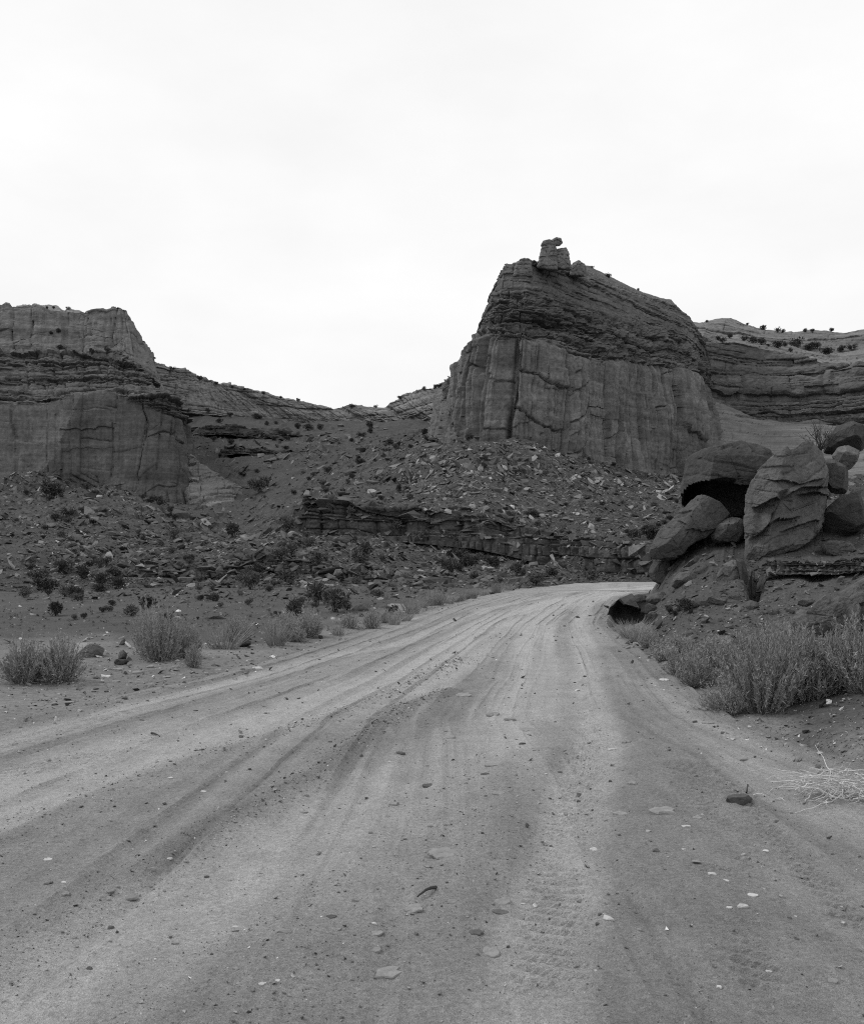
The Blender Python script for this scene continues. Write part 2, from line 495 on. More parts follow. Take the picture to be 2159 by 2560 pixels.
_a = ground.data.attributes.new('earth', 'FLOAT', 'POINT')
_a.data.foreach_set('value', earth.astype(np.float32))
hill = link('hillside', mesh_np('hillside', TV[SPLIT:].reshape(-1, 3), grid_faces(len(rowY) - SPLIT, nC), M['hill']))
tag(hill, 'dark rubble slopes rising to the cliffs', kind='structure')

# ------------------------------------------------------------------ the road
def poly_dist(x, y, pts):
    """distance to a polyline in ground coordinates, scaled lateral"""
    best = np.full(x.shape, 99.0)
    g = [((px - CX) / (py - HOR) * EYE, EYE * FPX / (py - HOR)) for px, py in pts]
    for (x0, y0), (x1, y1) in zip(g[:-1], g[1:]):
        dx, dy = x1 - x0, y1 - y0
        t_ = np.clip(((x - x0) * dx + (y - y0) * dy) / (dx * dx + dy * dy), 0, 1)
        best = np.minimum(best, np.hypot(x - x0 - t_ * dx, y - y0 - t_ * dy))
    return best


LIGHT = [   # pale tracks: points in the photograph, half width in metres, strength
    ([(-400, 2120), (100, 1966), (382, 1875), (664, 1805), (890, 1741), (1093, 1662), (1183, 1594), (1284, 1538), (1397, 1504), (1544, 1474), (1760, 1464)], .62, .62),
    ([(-400, 1960), (100, 1838), (326, 1775), (551, 1718), (777, 1656), (1002, 1606), (1115, 1566), (1228, 1521), (1400, 1482), (1640, 1463)], .22, .45),
    ([(-150, 2600), (100, 2463), (326, 2339), (608, 2192), (890, 2023), (1115, 1899), (1228, 1820), (1296, 1764), (1330, 1696), (1341, 1606), (1363, 1538), (1450, 1497), (1640, 1468)], .42, .50),
    ([(1330, 2800), (1363, 2485), (1397, 2260), (1442, 2034), (1476, 1888), (1482, 1741), (1465, 1639), (1442, 1549), (1470, 1508), (1566, 1480)], .20, .42),
    ([(2300, 2090), (2050, 2010), (1960, 1980), (1900, 1930), (1800, 1840), (1640, 1710)], .30, .30),
    ([(900, 2300), (1090, 2080), (1230, 1960), (1300, 1850)], .25, .15),
]
DARK = [
    ([(-300, 2230), (100, 2057), (270, 1978), (517, 1887), (608, 1860), (800, 1805), (950, 1745), (1050, 1700), (1170, 1640), (1260, 1570)], .15, .30),
    ([(-100, 2480), (100, 2340), (270, 2240), (427, 2147), (551, 2068), (664, 2012), (800, 1933), (912, 1842), (1002, 1775), (1115, 1730)], .12, .36),
    ([(560, 2600), (664, 2463), (946, 2282), (1115, 2170), (1228, 2057), (1284, 1951), (1330, 1890)], .30, .05),
    ([(1560, 2600), (1580, 2300), (1600, 2050), (1590, 1850), (1580, 1700), (1545, 1620)], .45, .13),
    ([(1900, 2600), (1850, 2300), (1780, 2060), (1700, 1900)], .4, .08),
    ([(1180, 1600), (1260, 1552), (1380, 1516), (1520, 1484)], .10, .25),
    ([(1390, 1640), (1395, 1570), (1420, 1530)], .08, .12),
]
rpy = np.concatenate([np.arange(3300, 2600, -12), np.arange(2600, 1800, -3.4), np.arange(1800, 1472, -2.8)])
rY = EYE * FPX / (rpy - HOR)
rY = np.concatenate([rY, np.linspace(rY[-1], 59, 50)[1:]])
rt_ = np.linspace(-.045, 1.045, 330)
RX = road_l(rY)[:, None] * (1 - rt_[None, :]) + road_r(rY)[:, None] * rt_[None, :]
RY = np.repeat(rY[:, None], len(rt_), 1)
RT = np.repeat(rt_[None, :], len(rY), 0)
sRX = RX + fbm(RX * .8, RY * .35, 0, 3, 30) * .12
dust = np.full(RX.shape, .40)
height = np.zeros(RX.shape)
for pts, w, s in LIGHT:
    d = poly_dist(sRX, RY, pts)
    g = np.exp(-(d / w) ** 4 * .7)
    dust += s * g
    height -= .018 * g
for pts, w, s in DARK:
    d = poly_dist(sRX, RY, pts)
    g = np.exp(-(d / w) ** 2)
    dust -= s * g
    height += .028 * g
dust -= .28 * sstep(.80, .84, RT) * sstep(12, 9.5, RY) * 0
# right of the right-hand track the sand is darker
dr = poly_dist(sRX, RY, LIGHT[3][0])
side = np.sign(sRX - np.interp(RY, [1.5 * 1, 3.5, 5.0, 7.8, 11, 15.4, 24, 34], [.5, .42, .47, .92, 1.8, 2.4, 3.6, 7]))
dust -= .07 * (side > 0) * sstep(16, 11, RY)
edge = np.minimum(RT, 1 - RT)
dust -= .30 * (1 - sstep(0, .09, edge)) * (RY < 50)
dust += .12 * sstep(20, 45, RY)
dust += fbm(RX * 1.3, RY * .5, 0, 4, 32, .6) * .09
dust += fbm(RT * 30 + fbm(RX * .3, RY * .1, 0, 2, 40), RY * .10, 0, 3, 41) * .20 + fbm(RT * 85, RY * .16, 0, 2, 42) * .12
rid = 1 - np.abs(fbm(RT * 22 + fbm(RX * .25, RY * .12, 3, 2, 43) * 1.6, RY * .06, 0, 3, 44)) * 2
rut = sstep(.72, .97, rid) * sstep(-.3, .2, fbm(RX * .8, RY * .25, 0, 3, 45))
dust -= .22 * rut
height -= .016 * rut
height += .010 * sstep(.45, .7, rid) * (1 - sstep(.7, .8, rid))
dust += .16 * np.exp(-(dr / .24) ** 8) * sstep(20, 12, RY)
height += fbm(RX * .7, RY * .4, 0, 3, 33) * .03
loose = np.clip(1.1 - dust, .15, 1)
height += fbm(RX * 5, RY * 5, 0, 4, 34, .6) * .020 * loose
height += np.maximum(fbm(RX * 22, RY * 22, 0, 2, 35), -.1) * .010 * loose
# cleat marks of tyres pressed into two tracks
for pts, w in ((LIGHT[3][0], .16), ([(2260, 2500), (2010, 2330), (1900, 2180), (1790, 2050), (1700, 1930), (1660, 1880)], .12), ([(2400, 2480), (2120, 2300), (1980, 2150), (1850, 2010), (1760, 1920)], .09), ([(1905, 2480), (1870, 2350), (1800, 2200)], .10),
               ([(-100, 1960), (100, 1920), (250, 1890), (300, 1880)], .16), ([(-100, 1880), (100, 1850), (330, 1775)], .08)):
    d = poly_dist(RX, RY, pts)
    wgt = np.exp(-(d / w) ** 4) * sstep(-.55, .05, fbm(RX * 2, RY * 1.2, 0, 2, 36))
    ph = RY * 2 * math.pi / .11 + np.abs(RX * 30) + fbm(RX * 4, RY * 4, 0, 2, 37) * 2.5
    height -= np.clip(np.sin(ph), 0, 1) * .024 * wgt * sstep(17, 9, RY)
# flat bedrock ribs crossing the road
for px, py, w in ((1205, 1668, .55), (1388, 1564, .6), (1250, 1640, .4)):
    x0, y0 = (px - CX) / (py - HOR) * EYE, EYE * FPX / (py - HOR)
    e = np.exp(-((RX - x0) / w) ** 4 - ((RY - y0 + (RX - x0) * .1) / .16) ** 2)
    height += .05 * e * (1 + .6 * fbm(RX * 2, RY * 14, 0, 3, 38))
out_ = np.clip(-np.minimum(edge, 0) / .045, 0, 1)
RZ = height + .015 - .26 * out_ + .04 * (1 - sstep(0, .06, edge)) * (1 - out_) * fbm(RX * 1.2, RY * 1.2, 0, 3, 39)
road = link('dirt_road', mesh_np('dirt_road', np.stack([RX, RY, RZ], -1).reshape(-1, 3), grid_faces(*RX.shape), M['road']))
tag(road, 'pale rutted dirt road curving behind the boulders', kind='structure')
a = road.data.attributes.new('dust', 'FLOAT', 'POINT')
a.data.foreach_set('value', dust.reshape(-1).astype(np.float32))


# ------------------------------------------------------------------ cliffs
def resample_rows(rows, nc, nv):
    """rows: list of equally long lists of (px,py,Y); nv: subdivisions between the rows -> world grid R x C x 3"""
    A = np.array([Pa(r) for r in rows])                 # R x K x 3
    K = A.shape[1]
    seg = np.linalg.norm(np.diff(np.array([[q[0], q[1]] for q in rows[min(1, len(rows) - 1)]], float), axis=0), axis=1) + 25
    s = np.concatenate([[0], np.cumsum(seg)])
    s /= s[-1]
    u = np.linspace(0, 1, nc)
    i = np.clip(np.searchsorted(s, u) - 1, 0, K - 2)
    f = (u - s[i]) / (s[i + 1] - s[i])
    # gentle rounding of the plan
    fz = f * f * (3 - 2 * f) * .5 + f * .5
    B = A[:, i] * (1 - fz)[None, :, None] + A[:, i + 1] * fz[None, :, None]
    out = []
    for r in range(len(rows) - 1):
        k = nv[r]
        w = np.linspace(0, 1, k, endpoint=False)
        for x in w:
            out.append(B[r] * (1 - x) + B[r + 1] * x)
    out.append(B[-1])
    band = np.concatenate([np.full(nv[r], r) + np.linspace(0, 1, nv[r], endpoint=False) for r in range(len(rows) - 1)] + [[len(rows) - 1]])
    return np.array(out), band


def strata(u, z, seed, thick, amp, wid=4.0, groove=1.0):
    """bedded rock: layers of uneven thickness that stand proud or recede, broken into blocks by joints"""
    r = np.random.default_rng(seed)
    n = 900
    th = thick * np.exp(r.normal(0, .65, n))
    bd = np.cumsum(th) - thick * 120
    z = z + fbm(u * .02, z * .05, 0, 3, seed) * thick * 1.6 + fbm(u * .15, z * .2, 0, 2, seed + 1) * thick * .35
    k = np.clip(np.searchsorted(bd, z) - 1, 0, n - 2)
    offs = np.clip(r.normal(0, .5, n), -1, 1)[k]
    lw = (wid * np.exp(r.normal(0, .6, n)))[k]
    sh = r.random(n)[k]
    q = u / lw + sh * 37
    cell = np.floor(q)
    hb = hsh(cell.astype(np.int64), k.astype(np.int64), np.zeros_like(k), seed + 5)
    jf = np.minimum(q - cell, 1 - (q - cell)) * lw
    fz = (z - bd[k]) / np.maximum(bd[k + 1] - bd[k], 1e-3)
    d = amp * (.65 * offs + .75 * (hb - .5))
    d += amp * .25 * (np.minimum(fz, .8) - .4)                     # overhanging lip
    gm = groove * sstep(-.35, .25, fbm(u * .12 / thick, z * .3 / thick, 3, 3, seed + 6))
    d -= gm * amp * .6 * np.exp(-(np.minimum(fz, 1 - fz) * th[k] / (thick * .13)) ** 2)
    d -= amp * .5 * np.exp(-(jf / (thick * .16)) ** 2) * (hb > .3)
    d += amp * .35 * fbm(u * .9 / thick, z * 1.2 / thick, 2, 3, seed + 7, .65)
    return d


def massive(u, z, seed, w, h, amp):
    """sheer rock: tall panels bounded by near-vertical joints, each broken into angular spalls of uneven height"""
    r = np.random.default_rng(seed)
    d = 0
    for lev, (ww, hh, aa) in enumerate(((w, h, .9), (w * .36, h * .42, .40), (w * .15, h * .12, .09))):
        n = 700
        wd = ww * np.exp(r.normal(0, .5, n))
        bd = np.cumsum(wd) - ww * 60
        uw = u + fbm(u * .03, z * .025, lev, 4, seed + lev) * ww * .55 + fbm(u * .2, z * .16, lev, 3, seed + 9 + lev) * ww * .07
        k = np.clip(np.searchsorted(bd, uw) - 1, 0, n - 2)
        fu = (uw - bd[k]) / wd[np.minimum(k + 1, n - 1)]
        off = r.uniform(-.5, .5, n)[k]
        lean = r.uniform(-.35, .35, n)[k]
        lh = (hh * np.exp(r.normal(0, .5, n)))[k]
        slope = r.uniform(-.5, .5, n)[k]
        q = (z + slope * (fu - .5) * wd[k] + fbm(u * .15, z * .05, 7, 3, seed + 4) * hh * .12) / lh + r.random(n)[k] * 9
        c = np.floor(q)
        hb = hsh(c.astype(np.int64), k.astype(np.int64), np.zeros_like(k), seed + 5 + lev)
        d = d + aa * amp * (.6 * off + .75 * (hb - .5) * (hb > .45) + lean * (fu - .5) * .9)
        e = np.minimum(fu, 1 - fu) * wd[k]
        open_ = sstep(-.4, .15, fbm(u * .08, z * .05, lev + 3, 3, seed + 7))
        d = d - (aa + .15) * amp * .42 * np.exp(-(e / .36) ** 2) * open_
        eh = np.minimum(q - c, 1 - (q - c)) * lh
        d = d - aa * amp * .30 * np.exp(-(eh / .36) ** 2) * (hb > .5) * open_
    d = d + fbm(u * .05, z * .04, 1, 4, seed + 4) * amp * .6
    d = d + fbm(u * .3, z * .25, 1, 5, seed + 6, .62) * amp * .13
    return d


def cliff(name, rows, nc, nv, mat, dispf, nz=.2):
    G, band = resample_rows(rows, nc, nv)
    du = np.gradient(G, axis=1)
    dv = np.gradient(G, axis=0)
    N = np.cross(du, dv)
    N[..., 2] *= nz
    N /= np.linalg.norm(N, axis=-1, keepdims=True) + 1e-9
    # smooth the directions along the face so that steps do not tear
    for _ in range(3):
        N[:, 1:-1] = (N[:, :-2] + 2 * N[:, 1:-1] + N[:, 2:]) / 4
        N[1:-1] = (N[:-2] + 2 * N[1:-1] + N[2:]) / 4
    N /= np.linalg.norm(N, axis=-1, keepdims=True) + 1e-9
    mid = G[len(G) // 3]
    u = np.concatenate([[0], np.cumsum(np.linalg.norm(np.diff(mid[:, :2], axis=0), axis=1))])
    U = np.repeat(u[None, :], len(G), 0)
    B = np.repeat(band[:, None], nc, 1)
    D, dz = dispf(U, G[..., 2], B, G)
    G = G + N * D[..., None]
    G[..., 2] += dz
    o = link(name, mesh_np(name, G.reshape(-1, 3), grid_faces(*G.shape[:2]), mat))
    return o


# --- the butte
B0 = [(1072, 1135, 390), (1116, 1135, 335), (1158, 1135, 280), (1196, 1130, 258), (1290, 1145, 256), (1380, 1155, 264), (1445, 1170, 274), (1505, 1185, 282), (1605, 1212, 302), (1700, 1228, 322), (1765, 1240, 338), (1800, 1240, 380), (1830, 1230, 440)]
B1 = [(1090, 965, 400), (1135, 942, 345), (1194, 826, 280), (1235, 822, 269), (1314, 819, 269), (1390, 843, 276), (1454, 875, 286), (1509, 887, 294), (1602, 903, 314), (1688, 916, 336), (1735, 928, 352), (1765, 965, 392), (1780, 985, 440)]
B1b = [(1094, 962, 404), (1140, 939, 350), (1226, 785, 290), (1236, 818, 272), (1314, 815, 272.5), (1390, 839, 280), (1454, 871, 290), (1509, 883, 298), (1602, 899, 318), (1688, 912, 340), (1735, 924, 356), (1765, 961, 396), (1780, 981, 444)]
B2 = [(1098, 960, 410), (1146, 937, 365), (1236, 745, 291), (1250, 735, 281), (1314, 738, 279), (1390, 762, 287), (1457, 787, 300), (1515, 802, 310), (1605, 825, 334), (1688, 844, 356), (1734, 868, 370), (1761, 905, 400), (1776, 945, 448)]
B3 = [(1102, 958, 420), (1152, 935, 385), (1242, 694, 298), (1260, 664, 289), (1318, 651, 290), (1395, 672, 300), (1460, 690, 315), (1528, 716, 330), (1609, 742, 356), (1688, 764, 378), (1728, 800, 388), (1757, 842, 402), (1772, 895, 450)]
B4 = [(1106, 962, 450), (1157, 940, 410), (1256, 700, 335), (1278, 666, 333), (1335, 653, 335), (1418, 660, 345), (1474, 665, 362), (1530, 694, 380), (1607, 731, 400), (1678, 750, 415), (1718, 790, 422), (1748, 838, 432), (1764, 895, 462)]
B5 = [(x, 1250, Y + 60) for x, y, Y in B4]


def butte_disp(u, z, b, G):
    m = massive(u, z, 101, 10, 28, 5.4)
    s = strata(u, z, 102, 1.5, 2.3, 6.0) + fbm(u * .07, z * .1, 0, 3, 103) * 2.4
    s += strata(u, z, 104, 5.5, 2.4, 11.0, .6) + strata(u, z, 108, .8, .8, 2.5)
    w = sstep(.93, 1.0, b + fbm(u * .05, z * 0, 0, 3, 105) * .12)
    fade = 1 - sstep(4.1, 4.9, b)
    top = strata(u, z, 106, 1.0, .9, 4)
    d = np.where(b < 3, m * (1 - w) + s * w, s * (1 - sstep(3, 3.2, b)) + top * sstep(3, 3.2, b)) * fade
    # shelf shadow line at the contact
    d -= 1.6 * np.exp(-((b - 1.02) / .06) ** 2) * (b < 2)
    dz = fbm(u * .2, z * .2, 2, 3, 107) * .5 * sstep(2.6, 3.1, b)
    return d, dz


butte = cliff('butte', [B0, B1, B1b, B2, B3, B4, B5], 500, [170, 6, 70, 66, 22, 6], M['butte'], butte_disp)
tag(butte, 'tall dark sandstone butte with a sheer face and bedded cap', kind='structure')

butte.data.materials.append(M['cap'])
_bf = np.concatenate([np.full(170, 0), np.full(6, 1), np.full(70 + 66 + 22 + 6, 1)])
butte.data.polygons.foreach_set('material_index', np.repeat(_bf, 499).astype(np.int32))

# --- bedded cove cliff beyond the butte
C0 = [(1690, 1235, 345), (1768, 1225, 340), (1826, 1225, 335), (1901, 1225, 330), (1976, 1225, 325), (2086, 1225, 318), (2300, 1200, 308), (2700, 1190, 300)]
C1 = [(1690, 985, 440), (1768, 996, 442), (1826, 1019, 446), (1901, 1048, 450), (1976, 1058, 446), (2086, 1062, 436), (2300, 1050, 405), (2700, 1040, 370)]
C2 = [(1690, 838, 452), (1762, 836, 455), (1802, 860, 465), (1889, 871, 475), (1976, 889, 470), (2086, 912, 455), (2300, 900, 420), (2700, 880, 380)]
C3 = [(1690, 828, 540), (1762, 826, 545), (1812, 838, 560), (1889, 852, 565), (1976, 866, 570), (2086, 882, 560), (2300, 880, 520), (2700, 860, 470)]
C4 = [(1690, 806, 590), (1752, 805, 600), (1826, 794, 610), (1900, 821, 615), (1990, 829, 615), (2086, 828, 610), (2300, 815, 570), (2700, 800, 500)]
C5 = [(x, 1000, Y + 90) for x, y, Y in C4]


def cove_disp(u, z, b, G):
    slick = strata(u, z, 121, 2.2, 1.5, 40.0) * .8 + fbm(u * .05, z * .05, 0, 4, 122) * 1.2
    bed = strata(u, z, 123, 1.8, 1.9, 18.0) + strata(u, z, 124, 6.0, 3.0, 60.0) + fbm(u * .04, z * .05, 0, 3, 125) * 2.0
    up = strata(u, z, 126, 2.0, 1.6, 30.0) + fbm(u * .06, z * .1, 0, 3, 127) * 2.0
    d = np.where(b < 1, slick, np.where(b < 2.02, bed, up))
    d -= 6.0 * np.exp(-((u - 150) / 55) ** 4 - ((z - 82 + (u - 150) * .02) / 3.0) ** 2) * (b > 1)
    d -= 4.0 * np.exp(-((b - 1.05) / .06) ** 2) * sstep(60, 120, u)
    d *= 1 - sstep(4.0, 4.6, b)
    dz = fbm(G[..., 0] * .05, G[..., 1] * .05, 2, 4, 128) * 1.4 * sstep(2.0, 2.4, b) * (1 - sstep(4, 4.4, b))
    return d, dz


cove = cliff('bedded_cliff', [C0, C1, C2, C3, C4, C5], 310, [80, 95, 26, 44, 4], M['cove'], cove_disp)
tag(cove, 'curved bedded cliff with a slickrock apron beyond the butte', kind='structure')
me = cove.data
me.materials.append(M['slick'])
me.materials.append(M['pale'])
bandf = np.concatenate([np.full(80, 1), np.full(95, 0), np.full(26, 2), np.full(44, 2), np.full(4, 2)])
me.polygons.foreach_set('material_index', np.repeat(bandf, 309).astype(np.int32))

# --- shaded cliff opposite the butte
L0 = [(-700, 1255, 322), (-200, 1245, 332), (107, 1240, 338), (205, 1225, 341), (262, 1240, 341), (345, 1262, 341), (430, 1285, 343), (472, 1300, 349), (500, 1300, 400), (508, 1290, 460)]
L1 = [(-700, 1000, 334), (-200, 1000, 343), (107, 1000, 350), (205, 977, 352), (262, 972, 352), (366, 1000, 352), (432, 1016, 355), (450, 1032, 362), (468, 1062, 410), (480, 1085, 460)]
L2 = [(-700, 880, 352), (-200, 885, 372), (107, 890, 382), (205, 888, 382), (275, 880, 380), (340, 924, 376), (383, 962, 372), (420, 1000, 376), (455, 1055, 418), (470, 1082, 465)]
L3 = [(-700, 870, 440), (-200, 878, 440), (107, 884, 440), (205, 884, 438), (288, 876, 432), (345, 924, 420), (390, 962, 412), (425, 1002, 412), (458, 1060, 440), (470, 1090, 490)]
L4 = [(x, 1150, Y + 40) for x, y, Y in L3]


def wall_disp(u, z, b, G):
    m = massive(u, z, 141, 15, 34, 2.7)
    s = strata(u, z, 143, 1.7, 2.0, 6.0) + strata(u, z, 144, 5.0, 2.6, 11.0, .6) + strata(u, z, 149, .8, .8, 2.5) + fbm(u * .05, z * .1, 0, 3, 145) * 2.5
    w = sstep(.94, 1.02, b + fbm(u * .04, 0, 0, 3, 146) * .10)
    low = sstep(.22, .1, b)
    d = m * (1 - w) + s * w
    d += low * massive(u, z, 147, 7, 8, 2.6)
    d -= 2.0 * np.exp(-((b - 1.03) / .035) ** 2)
    q = ((u - 182) / 11) ** 2 + (np.where(z > 58, (z - 58) / 3.4, (z - 58) / 26)) ** 2
    d -= 1.1 * (1 - sstep(.85, 1.0, q)) * (b < 1)
    d *= 1 - sstep(3.2, 3.8, b)
    dz = fbm(G[..., 0] * .07, G[..., 1] * .07, 2, 4, 148) * 1.6 * sstep(1.9, 2.2, b)
    return d, dz


lwall = cliff('shaded_cliff', [L0, L1, L2, L3, L4], 400, [130, 76, 34, 4], M['wall'], wall_disp)
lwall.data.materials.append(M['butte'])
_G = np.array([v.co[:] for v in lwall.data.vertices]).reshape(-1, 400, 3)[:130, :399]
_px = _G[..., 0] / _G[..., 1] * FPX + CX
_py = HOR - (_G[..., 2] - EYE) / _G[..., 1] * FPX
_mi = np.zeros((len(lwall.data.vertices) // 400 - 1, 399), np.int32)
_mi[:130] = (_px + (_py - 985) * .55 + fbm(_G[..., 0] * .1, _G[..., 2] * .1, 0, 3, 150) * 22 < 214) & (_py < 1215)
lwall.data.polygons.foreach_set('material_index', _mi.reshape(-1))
tag(lwall, 'shaded sandstone cliff with a sheer lower face, across from the butte', kind='structure')

U0 = [(-700, 900, 436), (-200, 905, 436), (107, 905, 436), (205, 903, 435), (290, 900, 432), (338, 945, 420), (372, 975, 420), (398, 985, 450), (410, 985, 560)]
U1 = [(-700, 755, 452), (-200, 760, 450), (107, 770, 447), (205, 770, 446), (292, 769, 442), (318, 781, 440), (347, 820, 442), (364, 868, 462), (378, 895, 560)]
U2 = [(x - 6, y + 14, Y + 60) for x, y, Y in U1]
U3 = [(x - 6, 1100, Y + 90) for x, y, Y in U1]


def upper_disp(u, z, b, G):
    d = massive(u, z, 161, 12, 16, 3.4) + strata(u, z, 162, 6, 1.2, 40, .3)
    d += strata(u, z, 163, 2.2, 1.0, 20) * sstep(.55, .1, b)
    d *= 1 - sstep(1.9, 2.5, b)
    return d, fbm(u * .07, z * 0, b, 4, 164) * 3.6 * sstep(.5, 1.0, b)


uwall = cliff('pale_cliff', [U0, U1, U2, U3], 340, [84, 12, 4], M['pale'], upper_disp)
tag(uwall, 'pale upper cliff standing back on top of the shaded cliff', kind='structure')

# --- far pale rim closing the valley
R0 = [(300, 1010, 630), (443, 1032, 655), (600, 1042, 690), (728, 1060, 712), (840, 1070, 720), (940, 1072, 710), (1040, 1066, 662), (1120, 1066, 600), (1220, 1066, 540)]
R1 = [(300, 868, 645), (404, 906, 668), (498, 949, 690), (620, 976, 706), (726, 998, 726), (838, 1014, 738), (960, 1011, 726), (1040, 979, 690), (1220, 945, 590)]
R1m = [tuple((a_ * .35 + b_ * .65) for a_, b_ in zip(p, q)) for p, q in zip(R0, R1)]
R1m = [(x, y, Y - 1) for x, y, Y in R1m]
R2 = [(x, y + 10, Y + 110) for x, y, Y in R1]
R3 = [(x, 1150, Y + 160) for x, y, Y in R1]


def rim_disp(u, z, b, G):
    d = massive(u, z, 181, 26, 22, 4.0) + strata(u, z, 182, 7, 2.5, 60, .5) + strata(u, z, 183, 2.4, 2.0, 30)
    # hollows under the rim
    d -= 1.5 * sstep(.15, .5, fbm(u * .012, z * .03, 0, 2, 184)) * (b < 1)
    d *= 1 - sstep(2.1, 2.8, b)
    return d, fbm(u * .04, 0, b, 4, 185) * 3.0 * sstep(.9, 1.6, b)


rim = cliff('rim_cliff', [R0, R1m, R1, R2, R3], 420, [46, 30, 14, 3], M['rim'], rim_disp)
tag(rim, 'long pale cliff rim closing the head of the valley', kind='structure')

# --- bright slickrock hump at the foot of the shaded cliff
S0 = [(455, 1275, 348), (482, 1290, 338), (540, 1305, 330), (600, 1312, 330), (628, 1305, 340), (640, 1290, 370)]
S1 = [(458, 1235, 350), (484, 1240, 341), (540, 1262, 334), (600, 1280, 334), (623, 1278, 343), (634, 1275, 370)]
S2 = [(460, 1140, 372), (474, 1140, 372), (520, 1180, 366), (572, 1215, 362), (608, 1240, 362), (625, 1262, 376)]
S3 = [(462, 1138, 388), (478, 1138, 388), (526, 1178, 384), (578, 1212, 380), (612, 1238, 380), (627, 1262, 390)]
S4 = [(x, 1290, Y + 12) for x, y, Y in S3]


def hump_disp(u, z, b, G):
    d = strata(u, z - u * .12, 201, 1.3, 1.5, 14) + fbm(u * .08, z * .1, 0, 3, 202) * 1.6
    return d * (1 - sstep(3, 3.6, b)), 0 * u


hump = cliff('slickrock_hump', [S0, S1, S2, S3, S4], 150, [20, 60, 8, 3], M['slick'], hump_disp, .6)
tag(hump, 'pale layered slickrock hump at the foot of the shaded cliff', kind='structure')


# --- dark ledges crossing the slopes
def ledge(name, top, hgt, back, nc, nv, seed, thick, amp, label, mat='ledge', gap=.0):
    top = [tuple(p) for p in top]
    r0 = [(x, y + h, Y - 3.0 * amp) for (x, y, Y), h in zip(top, hgt)]
    r1 = [(x, y + h * .55, Y - 1.6 * amp) for (x, y, Y), h in zip(top, hgt)]
    r3 = [(x, y + 1.5, Y + back) for (x, y, Y) in top]
    r4 = [(x, y + hgt[i] * .9, Y + back * 1.5) for i, (x, y, Y) in enumerate(top)]

    def dsp(u, z, b, G):
        d = strata(u, z, seed, thick, amp * .8, thick * 3.5) + strata(u, z, seed + 1, thick * 3.5, amp * 1.7, thick * 5, .7)
        d += fbm(u * .25 / amp, z * .2, 0, 4, seed + 2, .6) * amp * 1.6
        d *= 1 - sstep(3, 3.7, b)
        return d, fbm(u * .4 / amp, G[..., 1] * .4, b, 4, seed + 3, .6) * amp * .6 * sstep(1.2, 2, b) - .9 * amp * sstep(.1, .5, fbm(u * .12 / amp, 0, 0, 3, seed + 4)) * sstep(.8, 1.8, b)
    o = cliff(name, [r0, r1, top, r3, r4], nc, nv, M[mat], dsp)
    return tag(o, label, kind='structure')


ledge('rock_ledge',
      [(735, 1292, 131), (762, 1243, 130.5), (800, 1236, 130), (850, 1238, 129.5), (905, 1248, 129), (1050, 1266, 127), (1180, 1276, 125), (1270, 1302, 123), (1350, 1328, 121), (1430, 1335, 116), (1500, 1344, 111), (1620, 1366, 105), (1740, 1370, 100)],
      [60, 105, 106, 104, 96, 94, 96, 88, 82, 90, 98, 86, 84], 16, 620, [26, 44, 8, 3], 221, .80, .72, 'dark broken ledge running across the slope below the butte')
ledge('rock_ledge',
      [(310, 1422, 73.5), (350, 1417, 73), (430, 1414, 73), (520, 1418, 72.5), (570, 1408, 72.5), (640, 1388, 73), (690, 1394, 72.5), (750, 1400, 71.5), (850, 1420, 70.5), (960, 1438, 69), (1060, 1446, 68), (1120, 1452, 67)],
      [30, 32, 32, 34, 36, 36, 36, 40, 38, 34, 26, 20], 3.5, 520, [18, 24, 6, 3], 231, .30, .34, 'low dark ledge of thin slabs across the foot of the slope')
ledge('rock_ledge', [(80, 1350, 152), (150, 1338, 150), (220, 1345, 148), (290, 1352, 146), (350, 1370, 142), (400, 1392, 138)], [46, 44, 42, 44, 40, 30], 8, 200, [16, 20, 5, 3], 241, .55, .6,
      'dark shaly ledge low on the slope under the shaded cliff')
ledge('rock_ledge', [(550, 1112, 520), (585, 1104, 518), (640, 1110, 515), (700, 1118, 512), (780, 1126, 508)], [26, 26, 26, 20, 14], 14, 150, [10, 12, 4, 2], 251, 1.2, 1.6, 'broken dark ledge high in the hollow of the valley')
ledge('rock_ledge', [(500, 1070, 600), (560, 1062, 600), (650, 1072, 600), (760, 1082, 590), (860, 1086, 580), (980, 1092, 520), (1060, 1090, 440)], [22, 24, 24, 20, 20, 18, 18], 16, 200, [10, 12, 4, 2], 261, 1.3, 1.8,
      'long bedded ledge under the far pale rim')
ledge('rock_ledge', [(1895, 1410, 22.9), (1925, 1404, 22.6), (1990, 1402, 22.3), (2050, 1404, 22), (2110, 1400, 21.8), (2200, 1390, 21.5)], [30, 34, 34, 34, 34, 34], 1.6, 160, [12, 16, 4, 2], 271, .06, .10,
      'thin shale layers in the bank under the tallest boulder')
ledge('rock_ledge', [(1740, 1578, 18.6), (1790, 1562, 18.9), (1870, 1538, 19.1), (1930, 1532, 19.2), (1990, 1536, 19.2), (2040, 1545, 19)], [44, 50, 56, 56, 50, 40], 1.4, 170, [14, 18, 4, 2], 281, .07, .12,
      'flat shale layers at the bottom of the bank behind the sagebrush')


